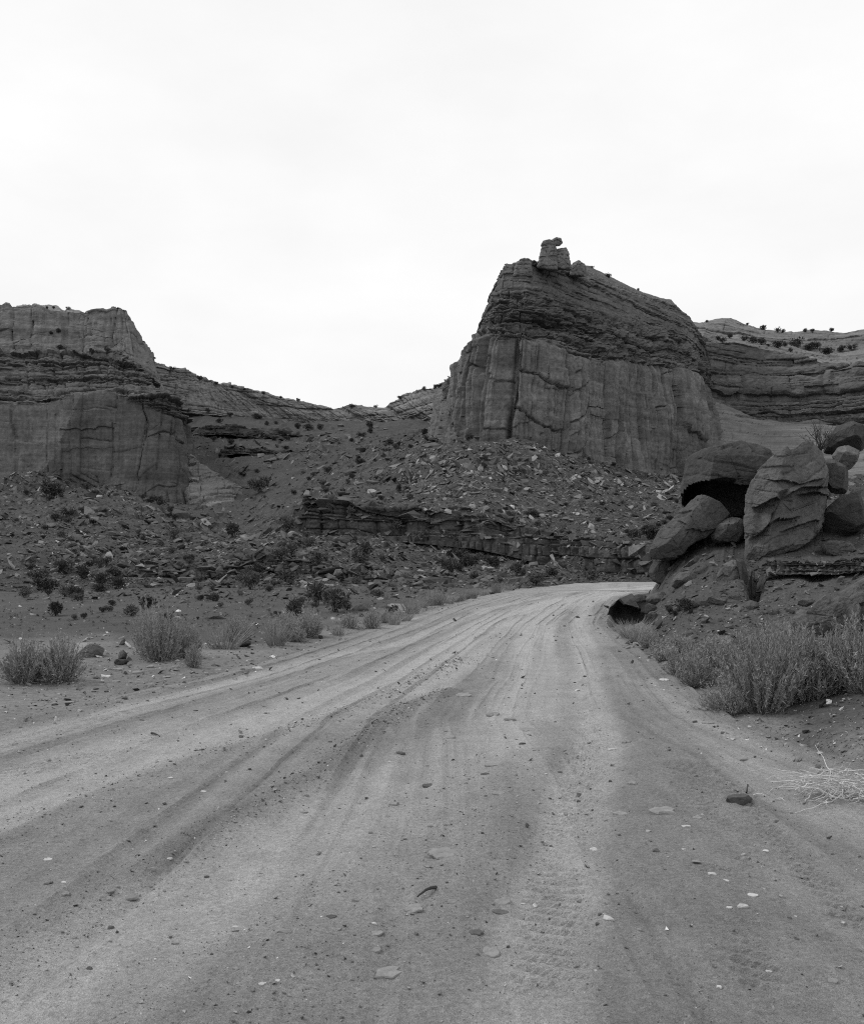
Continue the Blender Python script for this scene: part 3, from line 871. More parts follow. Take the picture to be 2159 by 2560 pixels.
# ------------------------------------------------------------------ boulders
def boulder(name, outline, Y, depth, mat, seed, label=None, cat='boulder', group=None, parent=None, nth=76, nph=40, e=.34, facets=15, rough=.026,
            bed=None, recess=(), cut=(.50, .84), fine=1.2, planes=()):
    """a rock with the measured outline at the distance Y and its own depth; facets chisel the front, recess = [(outline, metres)] undercuts it"""
    poly = np.array(outline, float)
    c = poly.mean(0) if len(poly) > 8 else (poly.min(0) + poly.max(0)) / 2
    r = np.random.default_rng(seed)
    q = np.concatenate([poly, poly[:1]])
    pts = np.concatenate([q[i] + (q[i + 1] - q[i]) * np.linspace(0, 1, 40, endpoint=False)[:, None] for i in range(len(q) - 1)])
    dx, dz = (pts[:, 0] - c[0]), -(pts[:, 1] - c[1])
    ang = np.arctan2(dz, dx)
    rad = np.hypot(dx, dz)
    o = np.argsort(ang)
    ang, rad = ang[o], rad[o]
    th = np.linspace(-math.pi, math.pi, nth, endpoint=False)
    R = np.interp(th, ang, rad, period=2 * math.pi)
    R = (R * 6 + np.roll(R, 1) + np.roll(R, -1)) / 8
    R = R / FPX * Y
    S = R.mean()
    cx, cy, cz = P(c[0], c[1], Y)
    ph = np.linspace(-.5, .5, nph) * math.pi
    ph = ph * .75 + .25 * np.sin(ph) * math.pi / 2
    cf = np.abs(np.cos(ph)) ** e
    sf = np.sign(np.sin(ph)) * np.abs(np.sin(ph)) ** e
    X = cf[:, None] * (R * np.cos(th))[None, :]
    Z = cf[:, None] * (R * np.sin(th))[None, :]
    Yv = np.repeat(sf[:, None] * depth, nth, 1)
    V = np.stack([X + Yv * (cx / cy), Yv, Z + Yv * ((cz - EYE) / cy)], -1)
    for n, fr in planes:
        n = np.array(n, float) / np.linalg.norm(n)
        t_ = V @ n
        V = V - np.clip(t_ - t_.max() * fr, 0, None)[..., None] * n * .95
    for _ in range(facets):
        n = r.normal(0, 1, 3)
        n[1] = -abs(n[1]) - .35
        n /= np.linalg.norm(n)
        t_ = V @ n
        d = t_.max() * r.uniform(*cut)
        V = V - np.clip(t_ - d, 0, None)[..., None] * n * .92
    Nn = V / (np.linalg.norm(V, axis=-1, keepdims=True) + 1e-9)
    W = V + np.array([cx, cy, cz])
    f = 1.2 / S
    dd = fbm(W[..., 0] * f, W[..., 1] * f, W[..., 2] * f, 5, seed, .55) * S * rough * 1.6
    # chipped planes
    cell, ee, gx, gy = worley((W[..., 0] + W[..., 1] * .6) * f * 1.5, (W[..., 2] + W[..., 1] * .3) * f * 1.5 + W[..., 0] * f * .5, seed + 3)
    dd += (cell - .5) * S * rough * 1.8 + gx * S * rough * 1.2 - S * .012 * np.exp(-(ee / .05) ** 2) * (cell > .5)
    if bed:
        nb = np.array(bed[0], float)
        nb /= np.linalg.norm(nb)
        sv = W @ nb + fbm(W[..., 0] * f, W[..., 1] * f, W[..., 2] * f, 3, seed + 5) * bed[1] * .8
        k = np.floor(sv / bed[1])
        fr = sv / bed[1] - k
        hv = hsh(k.astype(np.int64), np.zeros_like(k, dtype=np.int64), np.zeros_like(k, dtype=np.int64), seed)
        dd += bed[2] * (hv - .5) - bed[2] * .7 * np.exp(-(np.minimum(fr, 1 - fr) / .10) ** 2) * (fbm(W[..., 0] * f * 2, W[..., 1] * f, W[..., 2] * f * 2, 3, seed + 8) > -.1)
    dd += fbm(W[..., 0] * f * 5, W[..., 1] * f * 5, W[..., 2] * f * 5, 4, seed + 9, .7) * S * .022 * fine
    V = V + Nn * dd[..., None]
    W = V + np.array([cx, cy, cz])
    if recess:
        px = W[..., 0] / W[..., 1] * FPX + CX + fbm(W[..., 0] * f * 3, 0, W[..., 2] * f * 3, 3, seed + 21) * 7
        py = HOR - (W[..., 2] - EYE) / W[..., 1] * FPX + fbm(W[..., 0] * f * 3, 5, W[..., 2] * f * 3, 3, seed + 22) * 6
        front = sstep(.25, -.05, (W[..., 1] - cy) / depth)
        for rc in recess:
            pg, dep = np.array(rc[0], float), rc[1]
            if len(rc) == 3:                                  # a ledge: overhang below an edge line, dying out downwards
                below = py - np.interp(px, pg[:, 0], pg[:, 1])
                ends = sstep(pg[0, 0] - 14, pg[0, 0] + 10, px) * (1 - sstep(pg[-1, 0] - 10, pg[-1, 0] + 14, px))
                mv = ends * sstep(0, 3.0, below) * np.clip(1 - below / rc[2], 0, 1) * front * dep
            else:
                ins = np.zeros(px.shape, bool)
                jj = len(pg) - 1
                for ii in range(len(pg)):
                    xi, yi, xj, yj = *pg[ii], *pg[jj]
                    ins ^= ((yi > py) != (yj > py)) & (px < (xj - xi) * (py - yi) / (yj - yi + 1e-9) + xi)
                    jj = ii
                mv = ins * front * dep
            W = W + np.stack([W[..., 0] / W[..., 1], np.ones_like(px), (W[..., 2] - EYE) / W[..., 1]], -1) * mv[..., None]
    rows = W.reshape(-1, 3)
    i = np.arange(nph * nth).reshape(nph, nth)
    a, b_ = i[:-1], np.roll(i, -1, 1)[:-1]
    c_, d_ = np.roll(i, -1, 1)[1:], i[1:]
    fc = np.stack([a, b_, c_, d_], -1).reshape(-1, 4)
    org = np.array([cx, cy, cz])
    ob = link(name, mesh_np(name, rows - org, fc, M[mat]), parent)
    ob.location = org
    if label:
        tag(ob, label, cat, group)
    return ob


BG = 'boulders on the bank'
boulder('boulder', [(1703, 1262), (1706, 1215), (1712, 1172), (1719, 1146), (1738, 1133), (1770, 1123), (1811, 1113), (1846, 1106), (1873, 1108), (1896, 1115), (1917, 1126), (1945, 1136), (1965, 1160), (1960, 1215), (1930, 1260), (1860, 1296), (1790, 1300), (1735, 1292), (1712, 1280)],
        28.5, 2.6, 'boulder_dark', 301, 'huge overhanging boulder roofing a black hollow, perched above the bank', group=BG, nth=240, nph=120, e=.34, planes=[((0, -.7, .7), .72), ((.15, -1, -.05), .80), ((-.9, -.45, .1), .74), ((.7, -.6, .35), .78)], facets=9, cut=(.84, .96), rough=.035, bed=((.25, .1, .95), .55, .05),
        recess=[([(1708, 1232), (1724, 1214), (1745, 1205), (1800, 1205), (1850, 1213), (1890, 1210), (1975, 1190), (1975, 1320), (1690, 1320), (1700, 1262)], 3.0)], fine=1.4)
boulder('boulder', [(1621, 1386), (1624, 1372), (1634, 1350), (1648, 1327), (1675, 1303), (1700, 1280), (1726, 1252), (1742, 1239), (1754, 1236), (1772, 1241), (1796, 1254), (1812, 1270), (1829, 1292), (1810, 1305), (1788, 1322), (1764, 1342), (1740, 1352), (1720, 1366), (1709, 1384), (1682, 1397), (1655, 1401), (1632, 1398)],
        26.6, 1.15, 'boulder', 311, 'wedge-shaped boulder leaning against the bank beside the road, its tip pointing down to the road', group=BG, nth=230, nph=110, e=.36, planes=[((-.65, -.35, .7), .72), ((.45, -.85, .25), .60), ((-.1, -.8, -.6), .75)], facets=10, cut=(.82, .95), bed=((-.75, -.35, -.66), .35, .03), rough=.036,
        recess=[([(1612, 1388), (1640, 1397), (1684, 1394), (1716, 1380)], .5, 60), ([(1700, 1300), (1750, 1330), (1800, 1318)], .12, 40)], fine=1.4)
boulder('boulder', [(1866, 1417), (1860, 1388), (1863, 1352), (1866, 1322), (1862, 1275), (1868, 1235), (1875, 1206), (1890, 1182), (1908, 1165), (1940, 1139), (1965, 1126), (1985, 1121), (2005, 1109), (2032, 1102), (2046, 1112), (2055, 1135), (2066, 1160), (2072, 1200), (2070, 1260), (2058, 1310), (2030, 1345), (2000, 1372), (1960, 1392), (1918, 1412), (1885, 1422)],
        25.4, 1.5, 'boulder', 321, 'tallest boulder on the bank, upright and cracked, with a pale flaking side', group=BG, nth=300, nph=150, e=.34, planes=[((-.85, -.5, .15), .72), ((.12, -.9, .38), .70), ((.2, -.95, -.2), .78), ((.85, -.5, -.1), .84)], facets=10, cut=(.84, .96), bed=((.35, .2, -.92), .30, .05), rough=.034,
        recess=[([(1893, 1264), (1930, 1245), (1985, 1229), (2012, 1218), (2090, 1214)], .42, 95), ([(1998, 1236), (2040, 1230), (2100, 1236)], .45, 150), ([(1880, 1342), (1925, 1304), (1992, 1290)], .30, 70),
                ([(1850, 1414), (1886, 1405), (1935, 1391), (2000, 1373), (2070, 1345)], .8, 90), ([(1922, 1196), (1960, 1201), (1998, 1212), (2052, 1196)], .16, 40), ([(1955, 1330), (1990, 1312), (2040, 1300)], .22, 60)], fine=1.6)
boulder('boulder', [(1619, 1432), (1624, 1416), (1634, 1404), (1680, 1396), (1700, 1410), (1690, 1430), (1668, 1448), (1648, 1462), (1630, 1452)], 27.2, .6, 'boulder_dark', 331, 'small dark boulder tucked under the tip of the leaning wedge boulder', group=BG, facets=10)
boulder('boulder', [(1776, 1340), (1782, 1318), (1800, 1304), (1828, 1292), (1850, 1296), (1868, 1310), (1872, 1340), (1864, 1358), (1830, 1358), (1800, 1360), (1782, 1356)], 26.0, .6, 'boulder', 341, 'rounded rock wedged between the leaning boulder and the tallest boulder', group=BG, rough=.05)
boulder('boulder', [(2056, 1132), (2060, 1104), (2074, 1082), (2092, 1064), (2130, 1052), (2170, 1066), (2178, 1118), (2130, 1138), (2084, 1140)], 27.5, .9, 'boulder_dark', 351, 'dark rounded boulder at the top of the pile behind the tallest boulder', group=BG)
boulder('boulder', [(2052, 1165), (2064, 1148), (2096, 1146), (2122, 1160), (2128, 1205), (2112, 1240), (2076, 1232), (2056, 1206)], 26.4, .7, 'boulder', 361, 'grey boulder filling the gap in the stack beside the tallest boulder, middle of the stack', group=BG)
boulder('boulder', [(2078, 1140), (2092, 1118), (2120, 1112), (2150, 1128), (2160, 1165), (2128, 1178), (2090, 1168)], 26.8, .5, 'boulder_pale', 371, 'pale angular boulder resting on the grey one, below the dark rounded boulder', group=BG)
boulder('boulder', [(2050, 1300), (2062, 1272), (2094, 1244), (2150, 1226), (2190, 1250), (2190, 1330), (2140, 1356), (2086, 1350), (2056, 1332)], 25.6, .9, 'boulder_dark', 381, 'broad dark boulder at the base of the stack beside the tallest boulder', group=BG)
boulder('boulder', [(2050, 1362), (2074, 1352), (2120, 1352), (2160, 1362), (2168, 1398), (2110, 1404), (2062, 1394)], 24.0, .5, 'boulder', 391, 'flat grey block lying under the broad dark boulder', group=BG, bed=((0, 0, 1), .1, .03))
boulder('boulder', [(1786, 1462), (1792, 1434), (1806, 1412), (1832, 1398), (1850, 1404), (1858, 1430), (1862, 1460), (1838, 1470), (1806, 1472)], 22.6, .5, 'boulder_pale', 401, 'pitted pale boulder half sunk in the bank below the tallest boulder', group=BG, rough=.05)
boulder('boulder', [(1838, 1398), (1848, 1384), (1860, 1400), (1870, 1440), (1868, 1474), (1856, 1478), (1848, 1446)], 22.3, .3, 'boulder_dark', 411, 'thin dark slab standing on edge against the pitted pale boulder', group=BG)
boulder('boulder', [(1676, 1466), (1682, 1444), (1698, 1431), (1722, 1428), (1740, 1434), (1740, 1454), (1726, 1470), (1700, 1478)], 23.4, .5, 'boulder', 421, 'square-edged grey boulder set in the earth under the leaning wedge boulder', group=BG)
boulder('rock_slab', [(1754, 1524), (1762, 1510), (1790, 1498), (1822, 1488), (1836, 1498), (1830, 1518), (1800, 1532), (1768, 1542)], 20.5, .45, 'boulder', 431, 'thick layered slab jutting from the bank above the sagebrush', 'rock slab', BG, bed=((.35, 0, 1), .06, .05))
boulder('rock_slab', [(1708, 1418), (1724, 1402), (1744, 1388), (1754, 1389), (1744, 1404), (1722, 1418)], 24.2, .25, 'boulder_pale', 441, 'thin pale slab lying tilted on the earth near the leaning wedge boulder', 'rock slab', BG)
boulder('boulder', [(1850, 1520), (1856, 1508), (1876, 1500), (1894, 1506), (1900, 1522), (1884, 1536), (1860, 1536)], 20.0, .3, 'boulder', 451, 'rounded rock sitting on the shale layers at the bottom of the bank', group=BG)
boulder('boulder', [(1790, 1500), (1806, 1484), (1822, 1488), (1830, 1500), (1816, 1508), (1796, 1510)], 20.9, .25, 'boulder_pale', 453, 'small pale block on top of the layered jutting slab', group=BG)
boulder('boulder', [(1955, 1600), (1968, 1572), (1995, 1545), (2030, 1520), (2080, 1488), (2150, 1460), (2230, 1450), (2260, 1520), (2230, 1600), (2100, 1620), (2000, 1620)], 16.4, 1.0, 'boulder_pale', 461, 'pale rubbly mound of weathered rock behind the largest sagebrush', group=BG, rough=.10, facets=14, nth=260, nph=100, fine=2.5)
boulder('boulder', [(1990, 1512), (2004, 1498), (2030, 1496), (2036, 1508), (2016, 1518)], 17.5, .25, 'boulder_pale', 463, 'pale stone on the crest of the rubbly mound', group=BG)
boulder('boulder', [(1636, 1600), (1660, 1596), (1700, 1604), (1726, 1618), (1722, 1640), (1690, 1640), (1660, 1622)], 17.6, .35, 'boulder_dark', 471, 'low dark slab at the foot of the bank beside the sagebrush', group=BG, bed=((0, 0, 1), .06, .04))
boulder('boulder', [(1800, 1630), (1806, 1600), (1840, 1580), (1900, 1575), (1930, 1600), (1925, 1640), (1860, 1660)], 17.0, .6, 'boulder', 473, 'cracked bedrock block behind the middle sagebrush', group=BG, bed=((0, .2, 1), .12, .04))
boulder('boulder', [(1600, 1530), (1606, 1516), (1622, 1508), (1640, 1514), (1644, 1528), (1626, 1538)], 23.0, .3, 'boulder', 475, 'stone on the rim of the undercut ditch by the road', group=BG)
boulder('boulder', [(1612, 1500), (1622, 1486), (1660, 1478), (1680, 1490), (1672, 1514), (1640, 1520)], 24.0, .35, 'boulder', 477, 'grey rock above the undercut ditch by the road', group=BG)
boulder('earth_lip', [(1518, 1544), (1526, 1514), (1548, 1497), (1590, 1488), (1640, 1490), (1668, 1520), (1650, 1552), (1600, 1562), (1540, 1560)], 25.3, .9, 'bank', 478, 'earthen lip over a dark hollow washed out beside the road', 'earth bank', BG, rough=.07, e=.5,
        recess=[([(1522, 1516), (1550, 1512), (1580, 1514), (1606, 1522)], 1.1, 75)], fine=2.0)
boulder('boulder', [(1604, 1555), (1612, 1536), (1640, 1532), (1652, 1546), (1640, 1560), (1616, 1564)], 22.0, .3, 'boulder_dark', 479, 'dark rock below the rim stones of the undercut ditch', group=BG)

SG = 'rocks along the road verge'
boulder('boulder', [(868, 1548), (876, 1526), (896, 1508), (920, 1506), (934, 1520), (936, 1546), (900, 1556)], 27.5, .4, 'boulder', 501, 'dark rounded boulder among grass at the edge of the road', group=SG)
boulder('boulder', [(958, 1548), (962, 1526), (976, 1508), (1006, 1510), (1036, 1524), (1040, 1538), (1010, 1548), (980, 1554)], 28.0, .45, 'stone_pale', 502, 'pale boulder with a flat sloping top at the edge of the road', group=SG)
boulder('boulder', [(936, 1530), (946, 1512), (966, 1510), (972, 1530), (956, 1542)], 29.0, .3, 'boulder', 503, 'grey rock between the dark rounded boulder and the pale one', group=SG)
boulder('boulder', [(1028, 1546), (1036, 1528), (1052, 1526), (1060, 1540), (1044, 1550)], 28.0, .2, 'boulder_pale', 504, 'small pale rock beside the flat-topped pale boulder', group=SG)
boulder('rock_slab', [(984, 1506), (996, 1494), (1030, 1490), (1060, 1492), (1054, 1504), (1020, 1508)], 36.0, .4, 'boulder_pale', 505, 'pale tilted slab lying behind the pale boulder', 'rock slab', SG)
boulder('boulder', [(172, 1640), (178, 1616), (196, 1606), (230, 1606), (262, 1620), (258, 1640), (244, 1650), (200, 1648)], 15.2, .35, 'stone_pale', 506, 'flat-topped pale block behind the bushy sagebrush nearest the dark border', group=SG, e=.4, facets=6, bed=((0, 0, 1), .08, .02))
SCN_FIX = [o for o in COL.objects if o.get('label', '').startswith('flat-topped pale block')]
SCN_FIX[0]['label'] = 'flat-topped pale block between the two large roadside sagebrushes'
boulder('boulder', [(292, 1648), (296, 1632), (308, 1624), (318, 1634), (316, 1648)], 14.6, .15, 'boulder', 507, 'small grey block beside the flat-topped pale block', group=SG)
boulder('rock_slab', [(283, 1656), (290, 1648), (316, 1648), (324, 1654), (312, 1662), (290, 1662)], 14.0, .15, 'boulder_dark', 508, 'dark flat slab in front of the small grey block', 'rock slab', SG)
boulder('rock_slab', [(512, 1624), (524, 1612), (560, 1604), (576, 1606), (574, 1618), (540, 1630)], 16.8, .3, 'stone_pale', 509, 'pale split slab beside the large roadside sagebrush', 'rock slab', SG, bed=((0, .1, 1), .05, .03))
boulder('rock_slab', [(590, 1614), (604, 1604), (626, 1602), (628, 1612), (608, 1620)], 17.0, .2, 'boulder', 510, 'grey slab on the verge beside the pale split slab', 'rock slab', SG)
boulder('boulder', [(444, 1518), (448, 1502), (470, 1498), (478, 1506), (468, 1516)], 33.0, .3, 'boulder_pale', 511, 'pale square block standing on the flat beyond the sagebrush', group=SG)
boulder('boulder', [(500, 1560), (510, 1544), (548, 1540), (566, 1546), (562, 1558), (530, 1562)], 24.5, .35, 'boulder_dark', 512, 'low dark rock on the flat behind the roadside sagebrush', group=SG)
boulder('boulder', [(832, 1438), (838, 1424), (852, 1422), (858, 1434), (846, 1442)], 64, .5, 'boulder_pale', 513, 'pale square block fallen below the low slab ledge', group=SG)
boulder('boulder', [(1290, 1470), (1300, 1450), (1325, 1440), (1352, 1450), (1358, 1468), (1330, 1474)], 55.5, .8, 'boulder_dark', 514, 'dark bouldery hump where the road bends', group=SG)
boulder('boulder', [(1262, 1464), (1272, 1446), (1298, 1442), (1312, 1456), (1296, 1470)], 56.5, .8, 'boulder', 515, 'grey boulder leaning on the dark hump where the road bends', group=SG)
boulder('boulder', [(1172, 1250), (1180, 1232), (1192, 1228), (1204, 1240), (1202, 1250), (1184, 1254)], 158, 1.2, 'boulder_pale', 516, 'pale boulder alone on the rubble fan below the butte', group='rocks on the rubble fan')
boulder('boulder', [(1156, 1146), (1162, 1128), (1178, 1122), (1186, 1134), (1180, 1148)], 228, 1.5, 'boulder', 517, 'dark boulder on the crest of the rubble fan', group='rocks on the rubble fan')
boulder('boulder', [(1090, 1162), (1094, 1144), (1106, 1140), (1110, 1160)], 236, 1.5, 'boulder', 518, 'grey block on the shoulder of the rubble fan crest', group='rocks on the rubble fan')

boulder('boulder', [(1813, 2002), (1818, 1990), (1836, 1985), (1858, 1985), (1872, 1988), (1882, 1998), (1880, 2008), (1862, 2014), (1836, 2014), (1820, 2010)], 6.10, .09, 'stone_dark', 520, 'biggest dark rock, lying on the sand beside the brush pile', 'stone', SG, e=.34, planes=[((0, -.3, 1), .62), ((.1, -1, .2), .7)], facets=8, cut=(.72, .92))

# the pinnacle on top of the butte: parts of the butte
for ol, Y, dep, sd in (([(1340, 672), (1346, 650), (1350, 630), (1357, 612), (1368, 604), (1386, 606), (1391, 628), (1395, 676)], 291, 4.0, 601),
                       ([(1386, 672), (1389, 640), (1393, 621), (1416, 618), (1421, 634), (1426, 660), (1430, 676)], 292, 4.0, 602),
                       ([(1350, 616), (1357, 601), (1372, 597), (1384, 601), (1387, 614), (1368, 618)], 290, 2.6, 603),
                       ([(1378, 612), (1380, 598), (1390, 593), (1402, 595), (1406, 607), (1398, 615), (1386, 616)], 291, 2.2, 604),
                       ([(1422, 690), (1431, 657), (1446, 650), (1462, 660), (1466, 690)], 306, 4.0, 605),
                       ([(1282, 690), (1288, 660), (1302, 649), (1318, 647), (1328, 656), (1330, 690)], 288, 3.0, 606)):
    boulder('pinnacle_block', ol, Y, dep, 'butte', sd, parent=butte, nth=80, nph=44, e=.3, rough=.05, bed=((0, 0, 1), 1.3, .45), facets=5, cut=(.88, .98))
for ol, Y, dep, sd in (([(1106, 975), (1112, 955), (1124, 943), (1146, 936), (1156, 945), (1158, 985), (1136, 1000), (1112, 995)], 345, 7.0, 611),):
    boulder('rock_buttress', ol, Y, dep, 'butte', sd, parent=butte, nth=90, nph=50, rough=.03, bed=((.9, .3, .1), 3.0, .6), facets=8)

# ------------------------------------------------------------------ stones
def hull(seed, n, flat, jag=.25):
    r = np.random.default_rng(seed)
    p = r.normal(0, 1, (n, 3))
    p /= np.linalg.norm(p, axis=1, keepdims=True)
    p = np.sign(p) * np.abs(p) ** .7 * (1 - jag * r.random((n, 1)))
    p *= np.array([1, r.uniform(.55, .95), flat * r.uniform(.7, 1.2)])
    p /= np.abs(p[:, 0]).max()
    bm = bmesh.new()
    for q in p:
        bm.verts.new(q * .5)
    g = bmesh.ops.convex_hull(bm, input=bm.verts)
    bmesh.ops.delete(bm, geom=[v for v in bm.verts if not v.link_faces], context='VERTS')
    bmesh.ops.triangulate(bm, faces=bm.faces)
    bm.verts.index_update()
    v = np.array([w.co[:] for w in bm.verts])
    f = np.array([[w.index for w in t_.verts] for t_ in bm.faces])
    bm.free()
    return v, f


CHUNK = [hull(700 + i, 13, .7) for i in range(9)]
SLAB = [hull(720 + i, 14, .28) for i in range(7)]
LOW = [hull(740 + i, 7, .5) for i in range(6)]
LOWSLAB = [hull(760 + i, 8, .3) for i in range(6)]


def hull_mesh(name, vf, mat):
    return mesh_np(name, vf[0], vf[1], M[mat])


def stones_stuff(name, pos, nrm, size, pool, mat, tone=None, sink=.2, parent=None, seed=1):
    """many stones joined into one mesh"""
    r = np.random.default_rng(seed)
    n = len(pos)
    pick = r.integers(0, len(pool), n)
    Vs, Fs, Ts, off = [], [], [], 0
    for k, (v, f) in enumerate(pool):
        idx = np.where(pick == k)[0]
        if not len(idx):
            continue
        m = len(idx)
        a = r.uniform(0, 2 * math.pi, m)
        ca, sa = np.cos(a), np.sin(a)
        vv = v[None] * size[idx][:, None, None] * np.stack([r.uniform(.8, 1.25, m), r.uniform(.7, 1.2, m), r.uniform(.6, 1.2, m)], -1)[:, None, :]
        tilt = r.normal(0, .3, (m, 2))
        vv[..., 2] += vv[..., 0] * tilt[:, None, 0] + vv[..., 1] * tilt[:, None, 1]
        x = vv[..., 0] * ca[:, None] - vv[..., 1] * sa[:, None]
        y = vv[..., 0] * sa[:, None] + vv[..., 1] * ca[:, None]
        z = vv[..., 2]
        N = nrm[idx]
        z = z - .75 * (N[:, None, 0] * x + N[:, None, 1] * y) / np.maximum(N[:, None, 2], .4)
        w = np.stack([x, y, z + (size[idx] * (.5 - sink) * (np.ptp(v[:, 2])))[:, None]], -1) + pos[idx][:, None, :]
        Vs.append(w.reshape(-1, 3))
        Fs.append((f[None] + (np.arange(m) * len(v))[:, None, None] + off).reshape(-1, 3))
        Ts.append(np.repeat(tone[idx] if tone is not None else r.uniform(.5, 1.6, m), len(v)))
        off += m * len(v)
    me = mesh_np(name, np.concatenate(Vs), np.concatenate(Fs), M[mat])
    at_ = me.attributes.new('tone', 'FLOAT', 'POINT')
    at_.data.foreach_set('value', np.concatenate(Ts).astype(np.float32))
    o = link(name, me, parent)
    return tag(o, kind='stuff')


for k in ('talus', 'gravel'):
    nt = M[k].node_tree
    b = nt.nodes['Principled BSDF']
    src = b.inputs['Base Color'].links[0].from_socket
    at = nt.nodes.new('ShaderNodeAttribute')
    at.attribute_name = 'tone'
    nt.links.new(mth(nt, 'MULTIPLY', src, at.outputs['Fac']), b.inputs['Base Color'])
# single stones vary by object
for k in ('boulder', 'boulder_pale', 'boulder_dark', 'stone', 'stone_white', 'stone_dark', 'sage_leaf', 'grass_blade', 'dark_leaf'):
    nt = M[k].node_tree
    b = nt.nodes['Principled BSDF']
    src = b.inputs['Base Color'].links[0].from_socket
    oi = nt.nodes.new('ShaderNodeObjectInfo')
    nt.links.new(mth(nt, 'MULTIPLY', src, rng(nt, oi.outputs['Random'], 0, 1, .85, 1.15)), b.inputs['Base Color'])

bpy.context.view_layer.update()
DG = bpy.context.evaluated_depsgraph_get()
EYEV = Vector((0, 0, EYE))


def hit(px, py):
    d = Vector(((px - CX) / FPX, 1.0, (HOR - py) / FPX)).normalized()
    ok, loc, nor, idx, ob, mtx = scn.ray_cast(DG, EYEV, d)
    return (loc, nor, ob.name.split('.')[0]) if ok else None


def down(x, y):
    ok, loc, nor, idx, ob, mtx = scn.ray_cast(DG, Vector((x, y, 200)), Vector((0, 0, -1)))
    return (loc, nor, ob.name.split('.')[0]) if ok else None


def scatter(n, box, names, seed, upright=-1.0, keep=None):
    r = np.random.default_rng(seed)
    out = []
    for px, py in zip(r.uniform(box[0], box[2], n), r.uniform(box[1], box[3], n)):
        if keep is not None and not keep(px, py, r):
            continue
        h = hit(px, py)
        if h and h[2] in names and h[1].z > (.62 if h[2] == 'rock_ledge' else upright):
            out.append((px, py, h[0], h[1]))
    return out


def zone(px, py):
    """where on the ground a thing lies, told by its landmarks"""
    if py > 1640 and 100 < px < 760:
        return 'on the stony verge near the roadside sagebrush'
    if px > 1560 and py > 1300:
        return 'on the earth bank below the boulders'
    if py > 1455:
        return 'on the flat between the slab ledge and the road' if px > 420 else 'on the brushy flat beyond the sagebrush'
    if py > 1395:
        return 'below the low slab ledge' if 420 < px < 1000 else ('where the slope meets the bend of the road' if px >= 1000 else 'at the foot of the slope under the shaded cliff')
    if px < 480:
        return 'on the rubble under the shaded cliff' if py > 1200 else 'on the terraces of the shaded cliff'
    if px < 760:
        return 'in the valley hollow beside the slickrock hump' if py > 1120 else 'below the far pale rim'
    if px < 1000:
        return 'between the dark ledge and the low slab ledge' if py > 1320 else ('on the slope above the dark ledge' if py > 1140 else 'below the far pale rim')
    if px < 1700:
        if py > 1340 + (px - 1050) * .12:
            return 'under the dark ledge near the road bend' if px > 1200 else 'on the slope below the dark ledge'
        return 'on the rubble fan at the foot of the butte' if py < 1220 + (px - 1100) * .05 else 'on the rubble just above the dark ledge'
    return 'on the terrace above the bedded cliff' if py < 930 else 'on the slickrock apron behind the boulders'


LATER = []
HILL = {'hillside', 'rock_ledge'}
GRP = {}


def size_word(p, a, b):
    return 'small' if p < a else ('medium' if p < b else 'large')


# rubble on the slopes: the 300 largest are single rocks, the rest one mass
def dens(px, py, r):
    d = .72
    if px > 1000 and py < 1340 and px < 1750:
        d = 1.0                                        # rubble fan
    if 480 < px < 760 and 1100 < py < 1290:
        d = .22                                        # smooth hollow
    if py > 1340 and px > 300:
        d = .95
    if px > 760 and 1240 < py < 1330:
        d = .5
    return r.random() < d


pts = scatter(49000, (-60, 1090, 2220, 1560), HILL, 801, -.2, dens)
pts += scatter(9000, (1000, 1100, 1720, 1345), HILL, 805, -.2)
pos = np.array([p[2][:] for p in pts])
nrm = np.array([p[3][:] for p in pts])
r = np.random.default_rng(802)
spx = 2.8 + r.pareto(1.9, len(pts)) * 3.0
spx = np.minimum(spx, 24)
fan = np.array([p[0] > 1000 and p[1] < 1345 for p in pts])
spx *= np.where(fan, .8, 1.0)
size = spx * pos[:, 1] / FPX
tone = np.exp(r.normal(.14, .45, len(pts))) * np.where(fan, 1.15, 1.0)
half = r.random(len(pts)) < .5
stones_stuff('talus', pos[half], nrm[half], size[half], LOW, 'talus', tone[half], .25, seed=803)
stones_stuff('talus', pos[~half], nrm[~half], size[~half] * 1.35, LOWSLAB, 'talus', tone[~half], .25, seed=804)

pts = scatter(5200, (60, 1330, 1420, 1500), HILL | {'ground'}, 806, -.2)
pos2 = np.array([p[2][:] for p in pts])
spx2 = np.minimum(4.5 + r.pareto(1.7, len(pts)) * 4.0, 28)
stones_stuff('talus', pos2, np.array([p[3][:] for p in pts]), spx2 * pos2[:, 1] / FPX, LOWSLAB + LOW[:2], 'talus', np.exp(r.normal(.08, .48, len(pts))), .2, seed=807)

